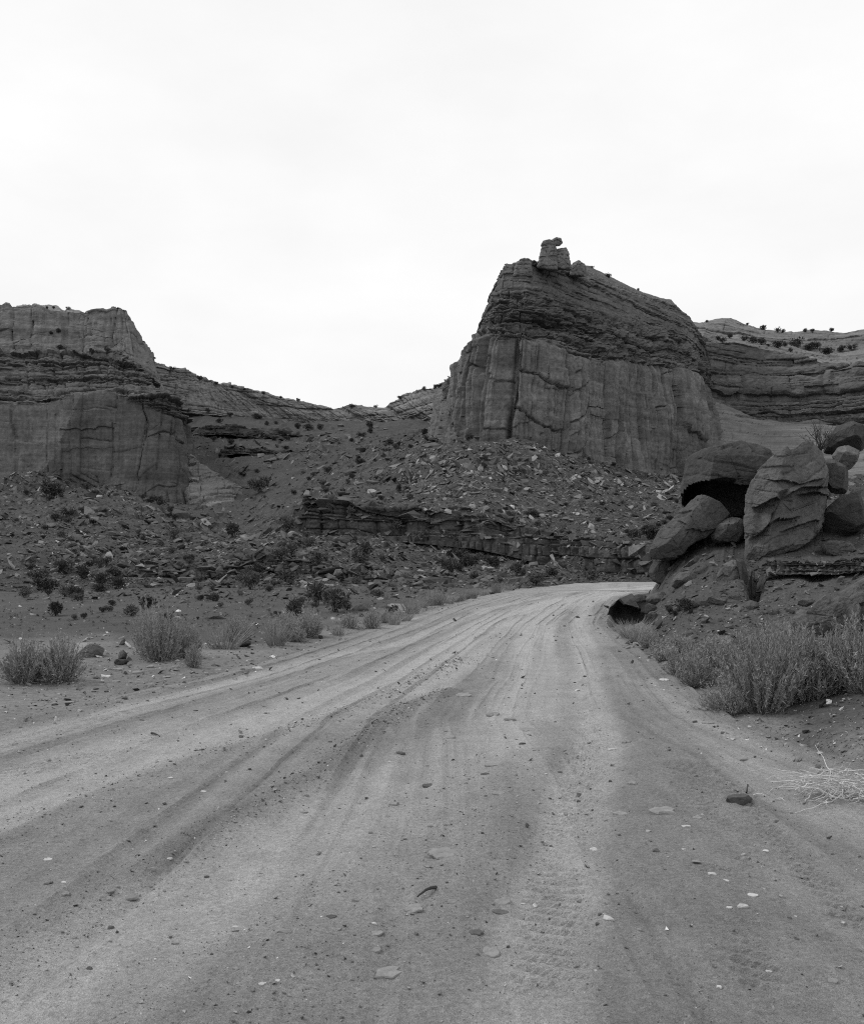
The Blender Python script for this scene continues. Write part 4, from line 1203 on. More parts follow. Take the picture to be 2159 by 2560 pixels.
pool = {}
for nm, src_, mt in (('chunk', CHUNK, 'boulder'), ('slab', SLAB, 'boulder'), ('chunk_pale', CHUNK, 'boulder_pale'), ('slab_pale', SLAB, 'boulder_pale'), ('chunk_dark', CHUNK[:4], 'boulder_dark')):
    pool[nm] = [hull_mesh('rock', v, mt) for v in src_]
pts = scatter(900, (60, 1060, 1720, 1545), HILL, 811, -.2, dens)[:300]
pts.sort(key=lambda p: -p[1])
for i, (px, py, loc, nor) in enumerate(pts):
    s_ = min(12 + random.paretovariate(1.9) * 6, 46)
    nm = random.choice(['chunk', 'slab', 'slab', 'slab_pale', 'chunk_pale', 'chunk_dark'])
    o = link('rock', random.choice(pool[nm]))
    sc = s_ * loc.y / FPX
    o.scale = (sc * random.uniform(.9, 1.3), sc * random.uniform(.8, 1.2), sc * random.uniform(.7, 1.2))
    q = Vector((0, 0, 1)).lerp(nor if nor.z > .4 else Vector((0, 0, 1)), .7).to_track_quat('Z', 'Y')
    o.rotation_euler = (q @ Matrix.Rotation(random.uniform(0, 6.28), 3, 'Z').to_quaternion()).to_euler()
    o.location = loc + Vector((0, 0, sc * .04))
    shape = 'flat slab' if 'slab' in nm else 'blocky rock'
    tn = {'': 'grey', '_pale': 'pale', '_dark': 'dark'}[nm[5:] if nm.startswith('chunk') else nm[4:]]
    tag(o, None, 'rock', 'fallen rocks on the slopes')
    LATER.append((o, px, py, s_, '%s %s %s' % (size_word(s_, 14, 20), tn, shape), zone(px, py)))

# loose slabs lying along the lips of the two long ledges: parts of the ledges
LEDGES = [o for o in COL.objects if o.name.startswith('rock_ledge')]
SLABM = [hull_mesh('slab', v, mt) for v in SLAB for mt in ('boulder', 'boulder_dark')]
for lo, xs, ys, n_, w0 in ((LEDGES[0], [735, 762, 800, 850, 905, 1050, 1180, 1270, 1350, 1430, 1500, 1620], [1292, 1243, 1236, 1238, 1248, 1266, 1276, 1302, 1328, 1335, 1344, 1366], 90, 15),
                           (LEDGES[1], [310, 350, 430, 520, 570, 640, 690, 750, 850, 960, 1060, 1120], [1422, 1417, 1414, 1418, 1408, 1388, 1394, 1400, 1420, 1438, 1446, 1452], 130, 16)):
    for k in range(n_):
        px = random.uniform(xs[0], xs[-1])
        py = float(np.interp(px, xs, ys)) + random.uniform(-6, 34 if w0 == 16 else 70)
        h = hit(px, py)
        if not h or h[2] not in HILL or (h[1].z < .3 and random.random() < .6):
            continue
        sc = (w0 + random.paretovariate(2.2) * 7) * h[0].y / FPX
        o = link('slab', random.choice(SLABM), lo)
        o.scale = (sc * random.uniform(1, 1.6), sc * random.uniform(.8, 1.3), sc * random.uniform(.7, 1.3))
        o.rotation_euler = (random.gauss(0, .16), random.gauss(.08, .2), random.uniform(-.7, .7))
        o.location = h[0] + Vector((0, random.uniform(-.2, .2) * sc, sc * .05))

# ------------------------------------------------------------------ stones on the road and its verges (measured)
def road_hit(px, py):
    h = hit(px, py)
    return h


NEAR = [  # px, py, width px, flatness, tone, words
    (327, 2247, 34, .6, 'm', 'square grey stone beside a pale round pebble on the gravel ridge'), (271, 2251, 15, .8, 'p', 'round pale pebble beside the square grey stone'), (380, 2174, 19, .7, 'm', 'grey stone lying in the dark gravel streak'),
    (423, 2148, 16, .5, 'w', 'white chip lying at the head of the dark gravel streak'), (291, 2217, 15, .6, 'p', 'pale pebble just behind the round pale pebble'), (278, 2322, 17, .9, 'd', 'dark round pebble below the square grey stone'),
    (589, 2329, 19, .4, 'd', 'dark flat pebble with a white chip behind it'), (589, 2318, 14, .4, 'w', 'white chip touching the dark flat pebble'), (708, 2330, 36, .5, 'm', 'egg-shaped grey stone half buried in the pale track'),
    (259, 1970, 10, .8, 'd', 'lone dark pebble in the widest pale track'), (426, 1945, 13, .5, 'w', 'white chip at the edge of the widest pale track'), (510, 1980, 18, .4, 'w', 'white flake in the dark gravel between two pale tracks'),
    (564, 1931, 12, .5, 'w', 'small white chip past the white flake'), (160, 2207, 15, .5, 'w', 'white pebble lying alone near the dark gravel'), (120, 2150, 22, .3, 'w', 'thin white flake near the edge of the picture'),
    (766, 1990, 14, .7, 'm', 'grey pebble at the top end of the gravel ridge'), (760, 2032, 18, .6, 'm', 'grey pebble just below another on the gravel ridge'), (517, 2194, 15, .6, 'd', 'dark pebble on the pale strip beside the gravel ridge'),
    (438, 2360, 18, .6, 'm', 'grey flat pebble low in the pale track'), (225, 2423, 16, .7, 'd', 'dark pebble in the corner of the pale track'), (589, 2424, 15, .8, 'p', 'pale chunky pebble at the near end of the pale track'),
    (655, 2461, 22, .3, 'w', 'white flake at the near end of the road'), (694, 2453, 15, .4, 'w', 'white chip beside the flake at the near end of the road'), (162, 2235, 32, .25, 'm', 'flat grey stone sunk beside the white pebble'),
    (1111, 2136, 82, .16, 'p', 'widest flat slab set in the middle of the road'), (1067, 2168, 20, .5, 'm', 'small grey chip in front of the widest flat slab'), (887, 2253, 18, .8, 'p', 'pale round pebble near the dark stick'),
    (936, 2311, 15, .9, 'w', 'white round pebble below the pale one near the stick'), (1036, 2271, 58, .14, 'p', 'flat pale slab just below the dark stick'), (1256, 2255, 46, .2, 'm', 'flat grey slab beside the cleat-marked track'),
    (1252, 2281, 44, .15, 'd', 'thin dark slab just below the flat grey one'), (1190, 2333, 38, .25, 'd', 'dark flat stone sunk in the middle of the road'), (1222, 2382, 64, .14, 'p', 'long pale broken slab low in the road'),
    (968, 2434, 76, .2, 'p', 'large angular slab nearest the bottom edge of the road'), (940, 2376, 34, .3, 'm', 'rounded stone buried level with the road'), (936, 2335, 46, .16, 'p', 'flat pale slab above the buried rounded stone'),
    (1307, 2261, 13, .5, 'w', 'white chip at the edge of the cleat-marked track'), (982, 2011, 38, .3, 'p', 'slab with a shadowed front edge in the middle pale track'), (1071, 1965, 34, .2, 'd', 'thin dark stone crossing the middle pale track'),
    (1248, 1984, 38, .22, 'm', 'flat grey stone in the dark strip between tracks'), (1075, 2067, 14, .9, 'm', 'small upright pebble above the widest flat slab'), (1355, 2107, 9, .8, 'd', 'dark pebble in the cleat-marked track'),
    (1131, 2254, 32, .15, 'm', 'thin grey slab between the stick and the flat grey slab'), (1117, 2208, 10, .7, 'd', 'dark pebble between the widest slab and the stick'), (857, 2212, 17, .4, 'p', 'pale flake above the pale round pebble'),
    (1270, 2369, 11, .9, 'd', 'dark pebble beside the long pale broken slab'), (1355, 2333, 12, .8, 'd', 'dark pebble with a pale one beside it in the cleat track'), (829, 2293, 32, .2, 'd', 'dark sunken stone beside the flat pale slab'),
    (1523, 2297, 29, .5, 'w', 'whitest block of stone on the dark sandy side of the road'), (1855, 2267, 31, .35, 'w', 'longer white stone of a pair on the sandy side'), (1823, 2270, 19, .35, 'w', 'shorter white stone of the pair on the sandy side'),
    (1882, 2239, 26, .4, 'w', 'white stone just above the pair on the sandy side'), (1780, 2186, 21, .45, 'w', 'white stone midway between the brush pile and the pair'), (1814, 2203, 17, .4, 'w', 'small white chip beside the midway white stone'),
    (1736, 2158, 27, .45, 'p', 'pale grey rounded stone above the midway white stone'), (1714, 2066, 22, .5, 'w', 'white chunky stone below the broken flat rock'), (1620, 2079, 13, .7, 'w', 'small white chunk level with the chunky white stone'),
    (1857, 2137, 15, .5, 'w', 'small white chip below the dark rock'), (1913, 2128, 15, .4, 'w', 'small white chip below the brush pile'), (1708, 2124, 10, .6, 'w', 'tiny white chip above the pale rounded stone'),
    (1484, 2125, 24, .3, 'w', 'white flake on the border of the cleat-marked track'), (1597, 2326, 15, .6, 'p', 'pale pebble near the whitest block'), (1796, 2470, 15, .9, 'w', 'bright white pebble at the near edge of the road'),
    (1921, 2430, 17, .5, 'w', 'white chip on the sandy side close to the camera'), (1850, 1901, 42, .45, 'p', 'pale block with a grey end near the berm'), 
    (1658, 2029, 74, .2, 'p', 'broken flat rock with a dark shadowed edge in the sand'), (1549, 2035, 38, .2, 'm', 'thin grey slab beside the broken flat rock'), (1581, 1959, 28, .3, 'p', 'pale flat stone uphill of the thin grey slab'),
    (1529, 1875, 26, .35, 'w', 'white flat stone by the edge of the cleat-marked track'), (1565, 1856, 27, .35, 'p', 'pale flat stone behind the white flat one'), (1525, 1955, 10, .8, 'd', 'dark pebble below the white flat stone'),
    (1446, 2004, 11, .7, 'd', 'dark pebble on the pale cleat-marked track'), (1495, 2311, 15, .6, 'd', 'dark clod beside the whitest block'), (1499, 2287, 11, .7, 'd', 'dark pebble just above the whitest block'),
    (1511, 2260, 11, .9, 'p', 'pale pebble further above the whitest block'), (1446, 2254, 11, .9, 'p', 'pale upright pebble beside the cleat-marked track'), (1943, 2055, 15, .6, 'd', 'dark pebble in front of the brush pile'),
    (1742, 2045, 26, .25, 'p', 'flat pale stone between the broken flat rock and the dark rock'), (2080, 2454, 28, .5, 'p', 'pale stone in the near corner of the road'), (1158, 1738, 50, .12, 'p', 'thin pale slab below the bedrock rib in the road'),
    (1233, 1787, 38, .25, 'm', 'grey slab edge above the pale chunky stone'), (1275, 1800, 32, .35, 'p', 'pale chunky stone in the middle of the road'), (1001, 1884, 26, .3, 'd', 'dark flat stone in the fading gravel streak'),
    (1230, 1914, 38, .25, 'p', 'pale flat stone in the dark strip'), (1213, 1936, 24, .25, 'd', 'dark flat stone below the pale flat one'), (1305, 1861, 18, .5, 'd', 'dark pebble between the two pale tracks'),
    (1315, 1825, 46, .15, 'p', 'thin pale slab past the pale chunky stone'), (973, 1906, 9, .8, 'w', 'tiny white pebble near the dark flat stone'), (1126, 1844, 26, .25, 'p', 'pale flake on the far pale track'),
    (294, 1675, 34, .3, 'p', 'pale flat stone in front of the dark verge slab'), (345, 1682, 34, .3, 'm', 'grey flat stone between two sagebrushes'), (264, 1693, 23, .6, 'w', 'white chunk on the verge beside the bushiest sagebrush'),
    (375, 1716, 24, .6, 'p', 'pale stone on the verge below the large sagebrush'), (375, 1669, 21, .6, 'p', 'pale stone right under the large sagebrush'), (290, 1705, 26, .4, 'm', 'grey stone below the white chunk on the verge'),
    (643, 1672, 28, .4, 'w', 'white flat stone on the verge far from the sagebrush'), (417, 1694, 19, .5, 'm', 'grey stone beneath the small spur of sagebrush'), (175, 1758, 32, .35, 'm', 'flat grey stone on the verge below the bushiest sagebrush'),
    (239, 1724, 15, .7, 'd', 'dark pebble at the lower edge of the bushiest sagebrush'), (313, 1748, 17, .7, 'd', 'dark clod on the verge below the grey stones'), (546, 1676, 18, .4, 'p', 'pale chip on the verge below the split slab'),
    (1660, 1701, 26, .3, 'w', 'white flat stone where the sand meets the sagebrush'), (1770, 1808, 34, .25, 'p', 'pale thin slab in front of the trailing sagebrush'), (1736, 1806, 14, .9, 'd', 'dark upright stone beside the pale thin slab'),
    (1940, 1754, 26, .5, 'm', 'grey stone on the berm under the largest sagebrush'), (1806, 1833, 11, .7, 'd', 'dark pebble below the trailing sagebrush'), (1867, 1850, 9, .6, 'w', 'small white pebble on the sand above the pale block'),
    (1410, 1566, 10, .7, 'd', 'dark pebble near the far bend of the road'), (1475, 1540, 10, .7, 'd', 'dark pebble on the inside of the road bend'), (690, 1640, 18, .4, 'p', 'pale chip on the verge beside the grassy tufts'),
]
MATK = {'m': 'stone', 'p': 'stone', 'w': 'stone_white', 'd': 'stone_dark'}
MATK['p'] = 'stone_pale'


def fine_rock(seed, flat, mat, sub=2):
    """a stone with worn broken edges: hull, subdivided, worn"""
    v, f = hull(seed, 20, flat, .22)
    bm = bmesh.new()
    vs = [bm.verts.new(q) for q in v]
    for t_ in f:
        bm.faces.new([vs[i] for i in t_])
    bmesh.ops.subdivide_edges(bm, edges=bm.edges, cuts=sub, use_grid_fill=True)
    bmesh.ops.smooth_vert(bm, verts=bm.verts, factor=.35, use_axis_x=True, use_axis_y=True, use_axis_z=True)
    bmesh.ops.triangulate(bm, faces=bm.faces)
    bm.verts.index_update()
    p = np.array([w.co[:] for w in bm.verts])
    fc = np.array([[w.index for w in t_.verts] for t_ in bm.faces])
    bm.free()
    p += np.stack([fbm(p[:, 0] * 5 + 3 * k, p[:, 1] * 5, p[:, 2] * 7, 3, seed + k, .6) for k in range(3)], -1) * np.array([.05, .05, .05 * max(flat, .35)])
    p[:, 2] += .02 * np.sign(fbm(p[:, 0] * 3 + p[:, 1] * 2, 0, 0, 2, seed + 9)) * (p[:, 2] > 0) * flat
    return mesh_np('stone', p, fc, M[mat])


def broken_slab(seed, thick, mat):
    r = np.random.default_rng(seed)
    n = 15
    th = np.sort(r.uniform(0, 2 * math.pi, n) * .35 + np.arange(n) * 2 * math.pi / n * .65 + 0.0)
    th = np.arange(n) * 2 * math.pi / n + r.uniform(-.16, .16, n)
    rad = .5 * (1 - .42 * r.random(n) ** 1.6)
    x, y = rad * np.cos(th) * 1.05, rad * np.sin(th) * .8
    rings = []
    for s_, z in ((1.0, -.5), (1.04, .1), (.95, .42), (.6, .5), (.25, .52)):
        j = 1 + r.normal(0, .03, n)
        rings.append(np.stack([x * s_ * j, y * s_ * j, np.full(n, z) * thick + r.normal(0, .06, n) * thick + (x * .12 + y * -.05) * thick], -1))
    V = np.concatenate(rings + [np.array([[0, 0, .5 * thick]])])
    F = []
    for k in range(4):
        for i_ in range(n):
            a_, b_ = k * n + i_, k * n + (i_ + 1) % n
            F += [[a_, b_, b_ + n], [a_, b_ + n, a_ + n]]
    F += [[4 * n + i_, 4 * n + (i_ + 1) % n, 5 * n] for i_ in range(n)]
    return mesh_np('stone', V, np.array(F), M[mat])


RS = 'loose stones on the road and verge'
for i, (px, py, w, fl, tn, lab) in enumerate(NEAR):
    h = hit(px, py)
    if not h:
        continue
    loc, nor = h[0], h[1]
    o = link('stone', broken_slab(900 + i, max(fl * .75, .1), MATK[tn]) if fl < .36 and w > 18 else fine_rock(900 + i, max(fl * .8, .12), MATK[tn], 2))
    s_ = w * (.95 if fl < .36 else 1.08) * loc.y / FPX
    o.scale = (s_, s_ * random.uniform(.8, 1.1) * (1.35 if fl < .35 else 1.0), s_)
    o.rotation_euler = (random.uniform(-.02, .10), random.uniform(-.08, .08), random.uniform(-.35, .35))
    o.location = loc + Vector((0, 0, s_ * fl * .05))
    LATER.append((None, px, py, w, {'m': 'grey stone', 'p': 'pale stone', 'w': 'white stone', 'd': 'dark stone'}[tn], ''))
    tag(o, lab.replace('near the edge of the picture', 'below the dark gravel streak').replace('close to the camera', 'between the tyre cleat marks and the brush pile'), 'stone', RS)

# more single pebbles, then gravel as one mass
GND = {'dirt_road', 'ground'}
peb = {k: [hull_mesh('stone', v, k) for v in CHUNK[:6] + SLAB[:3]] for k in ('stone', 'stone_dark', 'stone_white')}
pts = scatter(420, (100, 1560, 2090, 2500), GND, 821)[:185]
for px, py, loc, nor in pts:
    on = loc.x
    tr = 'on the rutted road' if road_t(np.array(loc.x), np.array(loc.y)) > .08 and road_t(np.array(loc.x), np.array(loc.y)) < .92 else 'on the verge of the road'
    k = random.choices(['stone', 'stone_dark', 'stone_white'], [5, 4, 1.4])[0]
    s_ = min(5 + random.paretovariate(2.6) * 3.2, 20)
    o = link('stone', random.choice(peb[k]))
    sc = s_ * loc.y / FPX
    o.scale = (sc, sc * random.uniform(.8, 1.1), sc * random.uniform(.6, 1.0))
    o.rotation_euler = (random.uniform(-.2, .2), random.uniform(-.2, .2), random.uniform(0, 6.28))
    o.location = loc + Vector((0, 0, sc * .05))
    d_ = 'close to the near edge' if py > 2150 else ('halfway to the bend' if py > 1800 else 'toward the bend')
    tag(o, None, 'stone', 'pebbles scattered on the road')
    LATER.append((o, px, py, s_, '%s %s pebble' % (size_word(s_, 9, 13), {'stone': 'grey', 'stone_dark': 'dark', 'stone_white': 'white'}[k]), (tr if 'verge' in tr else 'on the rutted road') + (' toward the bend' if py < 1800 else ' midway along' if py < 2100 else '')))


def gkeep(px, py, r):
    return r.random() < .62


pts = scatter(30000, (-80, 1500, 2240, 2640), GND, 831, .2, gkeep)
pos = np.array([p[2][:] for p in pts])
nrm = np.array([p[3][:] for p in pts])
r = np.random.default_rng(832)
dd = np.min([poly_dist(pos[:, 0], pos[:, 1], pts_) / w for pts_, w, s in DARK[:3]], 0)
tt = road_t(pos[:, 0], pos[:, 1])
verge = (tt < .07) | (tt > .93)
keep = verge | (dd < 1.6) | (r.random(len(pos)) < .36)
pos, nrm, verge = pos[keep], nrm[keep], verge[keep]
ex = []
for pts_, w, s in DARK[:2]:
    g = np.array([((px - CX) / (py - HOR) * EYE, EYE * FPX / (py - HOR)) for px, py in pts_])
    sl = np.concatenate([[0], np.cumsum(np.hypot(*np.diff(g, axis=0).T))])
    for t_ in r.uniform(0, sl[-1], 1500):
        x_, y_ = np.interp(t_, sl, g[:, 0]) + r.normal(0, .10), np.interp(t_, sl, g[:, 1]) + r.normal(0, .10)
        q = down(x_, y_)
        if q and q[2] == 'dirt_road' and y_ < 15:
            ex.append(q[0][:])
pos = np.concatenate([pos, np.array(ex)])
nrm = np.concatenate([nrm, np.tile([0, 0, 1.], (len(ex), 1))])
verge = np.concatenate([verge, np.zeros(len(ex), bool)])
spx = np.minimum(2.4 + r.pareto(2.5, len(pos)) * 2.4, 13) * np.where(verge, 1.5, 1)
tone = np.exp(r.normal(-.1, .5, len(pos))) * np.where(verge, 1.25, 1.0)
stones_stuff('gravel', pos, nrm, spx * pos[:, 1] / FPX, LOW, 'gravel', tone, .34, seed=833)

pts = scatter(1500, (60, 1585, 930, 1800), {'ground'}, 835, .2)
vp = np.array([p[2][:] for p in pts])
vs_ = np.minimum(4.5 + r.pareto(1.9, len(vp)) * 3.5, 24)
stones_stuff('gravel', vp, np.array([p[3][:] for p in pts]), vs_ * vp[:, 1] / FPX, LOWSLAB, 'gravel', np.exp(r.normal(.05, .45, len(vp))), .15, seed=836)

# earth bank: clods and chips
pts = scatter(5200, (1540, 1330, 2230, 1640), {'ground', 'rock_ledge'}, 841, -.3) + scatter(900, (1870, 1700, 2230, 1910), {'ground'}, 843, -.3) + scatter(420, (1940, 1440, 2230, 1620), {'boulder'}, 844, .2)
pos = np.array([p[2][:] for p in pts])
nrm = np.array([p[3][:] for p in pts])
spx = np.minimum(3.0 + r.pareto(2.2, len(pos)) * 3.2, 24)
stones_stuff('bank_rubble', pos, nrm, spx * pos[:, 1] / FPX, LOW + LOWSLAB, 'talus', np.exp(r.normal(-.05, .4, len(pos))), .25, seed=842)
pts = scatter(130, (1600, 1400, 2180, 1640), {'ground', 'rock_ledge'}, 851, -.3)[:60]
for px, py, loc, nor in pts:
    s_ = min(14 + random.paretovariate(2.0) * 6, 44)
    nm = random.choice(['chunk', 'slab', 'slab', 'slab_pale', 'chunk_dark'])
    o = link('rock', random.choice(pool[nm]))
    sc = s_ * loc.y / FPX
    o.scale = (sc * random.uniform(.9, 1.3), sc * random.uniform(.8, 1.2), sc * random.uniform(.7, 1.1))
    q = Vector((0, 0, 1)).lerp(nor, .6).to_track_quat('Z', 'Y')
    o.rotation_euler = (q @ Matrix.Rotation(random.uniform(0, 6.28), 3, 'Z').to_quaternion()).to_euler()
    o.location = loc
    tn = {'': 'grey', '_pale': 'pale', '_dark': 'dark'}[nm[5:] if nm.startswith('chunk') else nm[4:]]
    tag(o, None, 'rock', 'rocks in the earth bank')
    LATER.append((o, px, py, s_, '%s %s %s' % (size_word(s_, 18, 26), tn, 'slab' if 'slab' in nm else 'rock'), 'in the bank under the ' + ('wedge boulder' if px < 1800 else 'tallest boulder' if px < 2000 else 'boulder stack')))


# ------------------------------------------------------------------ plants
def tubes(paths, radii, sides=3):
    """paths: (n, k, 3); radii: (n, k)"""
    n, k, _ = paths.shape
    d = np.gradient(paths, axis=1)
    d /= np.linalg.norm(d, axis=-1, keepdims=True) + 1e-9
    ref = np.where(np.abs(d[..., 2:3]) > .9, np.array([1., 0, 0]), np.array([0, 0, 1.]))
    a = np.cross(d, ref)
    a /= np.linalg.norm(a, axis=-1, keepdims=True) + 1e-9
    b_ = np.cross(d, a)
    ang = np.arange(sides) * 2 * math.pi / sides
    v = paths[:, :, None] + (a[:, :, None] * np.cos(ang)[None, None, :, None] + b_[:, :, None] * np.sin(ang)[None, None, :, None]) * radii[:, :, None, None]
    i = np.arange(n * k * sides).reshape(n, k, sides)
    f = np.stack([i[:, :-1], np.roll(i, -1, 2)[:, :-1], np.roll(i, -1, 2)[:, 1:], i[:, 1:]], -1).reshape(-1, 4)
    return v.reshape(-1, 3), f


def quads(c, along, across, l, w):
    v = np.stack([c - across * w[:, None] * .5, c + across * w[:, None] * .5, c + along * l[:, None] + across * w[:, None] * .2, c + along * l[:, None] - across * w[:, None] * .2], 1)
    return v.reshape(-1, 3), np.arange(len(c) * 4).reshape(-1, 4)


def unit(v):
    return v / (np.linalg.norm(v, axis=-1, keepdims=True) + 1e-9)


def sage_meshes(seed, n, H, W, lean=(0, 0), leaves=40, spread=1.0):
    r = np.random.default_rng(seed)
    az = r.uniform(0, 2 * math.pi, n)
    rr_ = np.sqrt(r.random(n))
    root = np.stack([np.cos(az) * rr_ * W * .10, np.sin(az) * rr_ * W * .10, np.zeros(n) - .03], -1)
    out = np.stack([np.cos(az), np.sin(az)], -1) * (rr_ * W * .5 * r.uniform(.7, 1.15, n))[:, None]
    hh_ = H * (1 - .5 * rr_ ** 2) * r.uniform(.5, 1.1, n)
    tip = np.stack([out[:, 0] * spread + lean[0] * hh_, out[:, 1] * spread + lean[1] * hh_, hh_], -1)
    ts = np.linspace(0, 1, 6)
    path = root[:, None] * (1 - ts)[None, :, None]
    bow = np.stack([ts ** .85, ts ** .85, ts ** 1.15], -1)
    path = path + tip[:, None] * bow[None]
    path += np.cumsum(r.normal(0, .020 * H, (n, 6, 3)), 1) * (ts > 0)[None, :, None]
    rad = (.0055 * (1 - ts * .72))[None, :] * r.uniform(.7, 1.4, (n, 1)) * H / .6
    sv, sf = tubes(path, rad)
    m = n * leaves
    si = np.repeat(np.arange(n), leaves)
    t_ = .22 + .80 * r.random(m) ** .8
    fi = np.minimum((t_ * 5).astype(int), 4)
    ft = np.minimum(t_ * 5 - fi, 1.0)
    c = path[si, fi] * (1 - ft)[:, None] + path[si, fi + 1] * ft[:, None]
    d = unit(path[si, fi + 1] - path[si, fi])
    al = unit(d + r.normal(0, .6, (m, 3)) + np.array([0, 0, .2]))
    ac = unit(np.cross(al, r.normal(0, 1, (m, 3))))
    c = c + r.normal(0, .010, (m, 3))
    lv, lf = quads(c, al, ac, r.uniform(.022, .055, m) * (H / .6) ** .5, r.uniform(.007, .015, m) * (H / .6) ** .5)
    return mesh_np('stem', sv, sf, M['sage_stem']), mesh_np('foliage', lv, lf, M['sage_leaf'])


SAGE = [sage_meshes(1001, 150, .62, .95), sage_meshes(1002, 130, .60, .80), sage_meshes(1003, 110, .50, .9, (.15, -.1)), sage_meshes(1004, 70, .45, .5)]
def bare_branches(seed, n, W):
    r = np.random.default_rng(seed)
    ts = np.linspace(0, 1, 7)
    az = r.uniform(0, 2 * math.pi, n)
    d = np.stack([np.cos(az), np.sin(az), r.uniform(.1, .55, n)], -1) * (W * r.uniform(.25, .55, n))[:, None]
    p = d[:, None] * ts[None, :, None] + np.cumsum(r.normal(0, .012, (n, 7, 3)), 1)
    p[..., 2] -= (ts ** 2)[None] * (d[:, 2] * r.uniform(.2, 1.0, n))[:, None]
    p[..., 2] = np.maximum(p[..., 2], .005)
    v, f = tubes(p, (np.linspace(1, .35, 7) * .007)[None] * r.uniform(.5, 1.2, (n, 1)), 4)
    return mesh_np('branch', v, f, M['sage_branch'])


M['sage_branch'] = plain_mat('sage_branch', 0.22, .4, 20.0)
BIG = [sage_meshes(1011, 240, .85, 1.5, (.18, -.05), 44, 1.0), sage_meshes(1012, 230, .85, 1.35, (-.12, 0), 44, 1.0), sage_meshes(1013, 150, .6, 1.1, (-.25, -.1), 40, 1.2)]


BRANCH = [bare_branches(1031, 34, 1.0), bare_branches(1032, 26, .9), bare_branches(1033, 22, .8)]


def plant(name, meshes, loc, sc, rz, label, cat, group):
    o = bpy.data.objects.new(name, None)
    COL.objects.link(o)
    o.location = loc
    o.scale = sc if isinstance(sc, tuple) else (sc, sc, sc)
    o.rotation_euler = (0, 0, rz)
    o.empty_display_size = .2
    tag(o, label, cat, group)
    for nm, me in zip(('stem', 'foliage', 'branch'), meshes):
        link(nm, me, o)
    return o


def grass_mesh(seed, n, H, W):
    r = np.random.default_rng(seed)
    az = r.uniform(0, 2 * math.pi, n)
    rr_ = np.sqrt(r.random(n))
    root = np.stack([np.cos(az) * rr_ * W * .25, np.sin(az) * rr_ * W * .25, np.zeros(n)], -1)
    h_ = H * r.uniform(.5, 1.1, n)
    tip = root + np.stack([np.cos(az) * rr_ * W * .4, np.sin(az) * rr_ * W * .4, h_], -1) + r.normal(0, .05 * H, (n, 3))
    ts = np.linspace(0, 1, 4)
    path = root[:, None] + (tip - root)[:, None] * np.stack([ts ** 1.3, ts ** 1.3, ts], -1)[None]
    v, f = tubes(path, (.0042 * (1 - ts * .8))[None, :] * r.uniform(.7, 1.3, (n, 1)))
    return mesh_np('blades', v, f, M['grass_blade'])


GRASS = [grass_mesh(1021, 150, .36, .5), grass_mesh(1022, 120, .30, .6), grass_mesh(1023, 90, .25, .4)]

ROADSIDE = [  # px, py of the base, height px, width px, kind, label
    (60, 1706, 120, 130, 1, 'bushy sagebrush at the outer end of the roadside row'), (150, 1704, 118, 140, 0, 'bushiest sagebrush, low on the verge before the flat-topped pale block'),
    (400, 1652, 128, 130, 0, 'large upright sagebrush on the verge beside the dark flat slab'), (455, 1646, 100, 110, 1, 'sagebrush merging with the large upright one'), (483, 1668, 62, 46, 3, 'small spur of sagebrush at the road side of the large upright one'),
    (372, 1640, 130, 90, 2, 'tall thin sagebrush behind the large upright one'), (590, 1606, 66, 90, 0, 'solitary low sagebrush past the pale split slab'),
    (710, 1600, 72, 100, 0, 'wide sagebrush halfway along the verge'), (770, 1594, 74, 90, 1, 'sagebrush leaning toward the road halfway along the verge'),
    (740, 1604, 40, 60, 3, 'little sprig below the wide sagebrush'), (930, 1572, 58, 46, 3, 'upright tuft of sagebrush in front of the two boulders'),
    (965, 1558, 40, 36, 3, 'small tuft at the foot of the pale flat-topped boulder'), (872, 1570, 40, 50, 3, 'small tuft at the foot of the dark rounded boulder'),
    (1620, 1618, 44, 70, 2, 'small sagebrush nearest the undercut ditch'), (1665, 1650, 40, 80, 3, 'low trailing sagebrush between the dark slab and the sand'), (1650, 1634, 40, 60, 3, 'low sprig beside the dark slab'),
    (1700, 1690, 70, 110, 2, 'sagebrush sprawling over the sand below the dark slab'), (1745, 1716, 88, 120, 1, 'feathery sagebrush before the cracked bedrock block'), (1780, 1668, 80, 120, 0, 'pale sagebrush at the back against the bank'),
    (1860, 1700, 130, 170, 0, 'grey sagebrush behind the largest one, under the shale layers'), (1700, 1640, 60, 90, 1, 'sagebrush at the back beside the dark slab'),
]
for px, py, hp, wp, k, lab in ROADSIDE:
    h = hit(px, py)
    if not h:
        continue
    loc = h[0] - Vector((0, 0, .01))
    Hm = (.62, .60, .50, .45)[k]
    Wm = (.95, .80, .9, .5)[k]
    s1, s2 = hp * loc.y / FPX / Hm, wp * loc.y / FPX / Wm
    plant('sagebrush', SAGE[k], loc, (s2, s2, s1 * 1.02), random.uniform(-.6, .6), lab, 'shrub', 'sagebrush along the road')
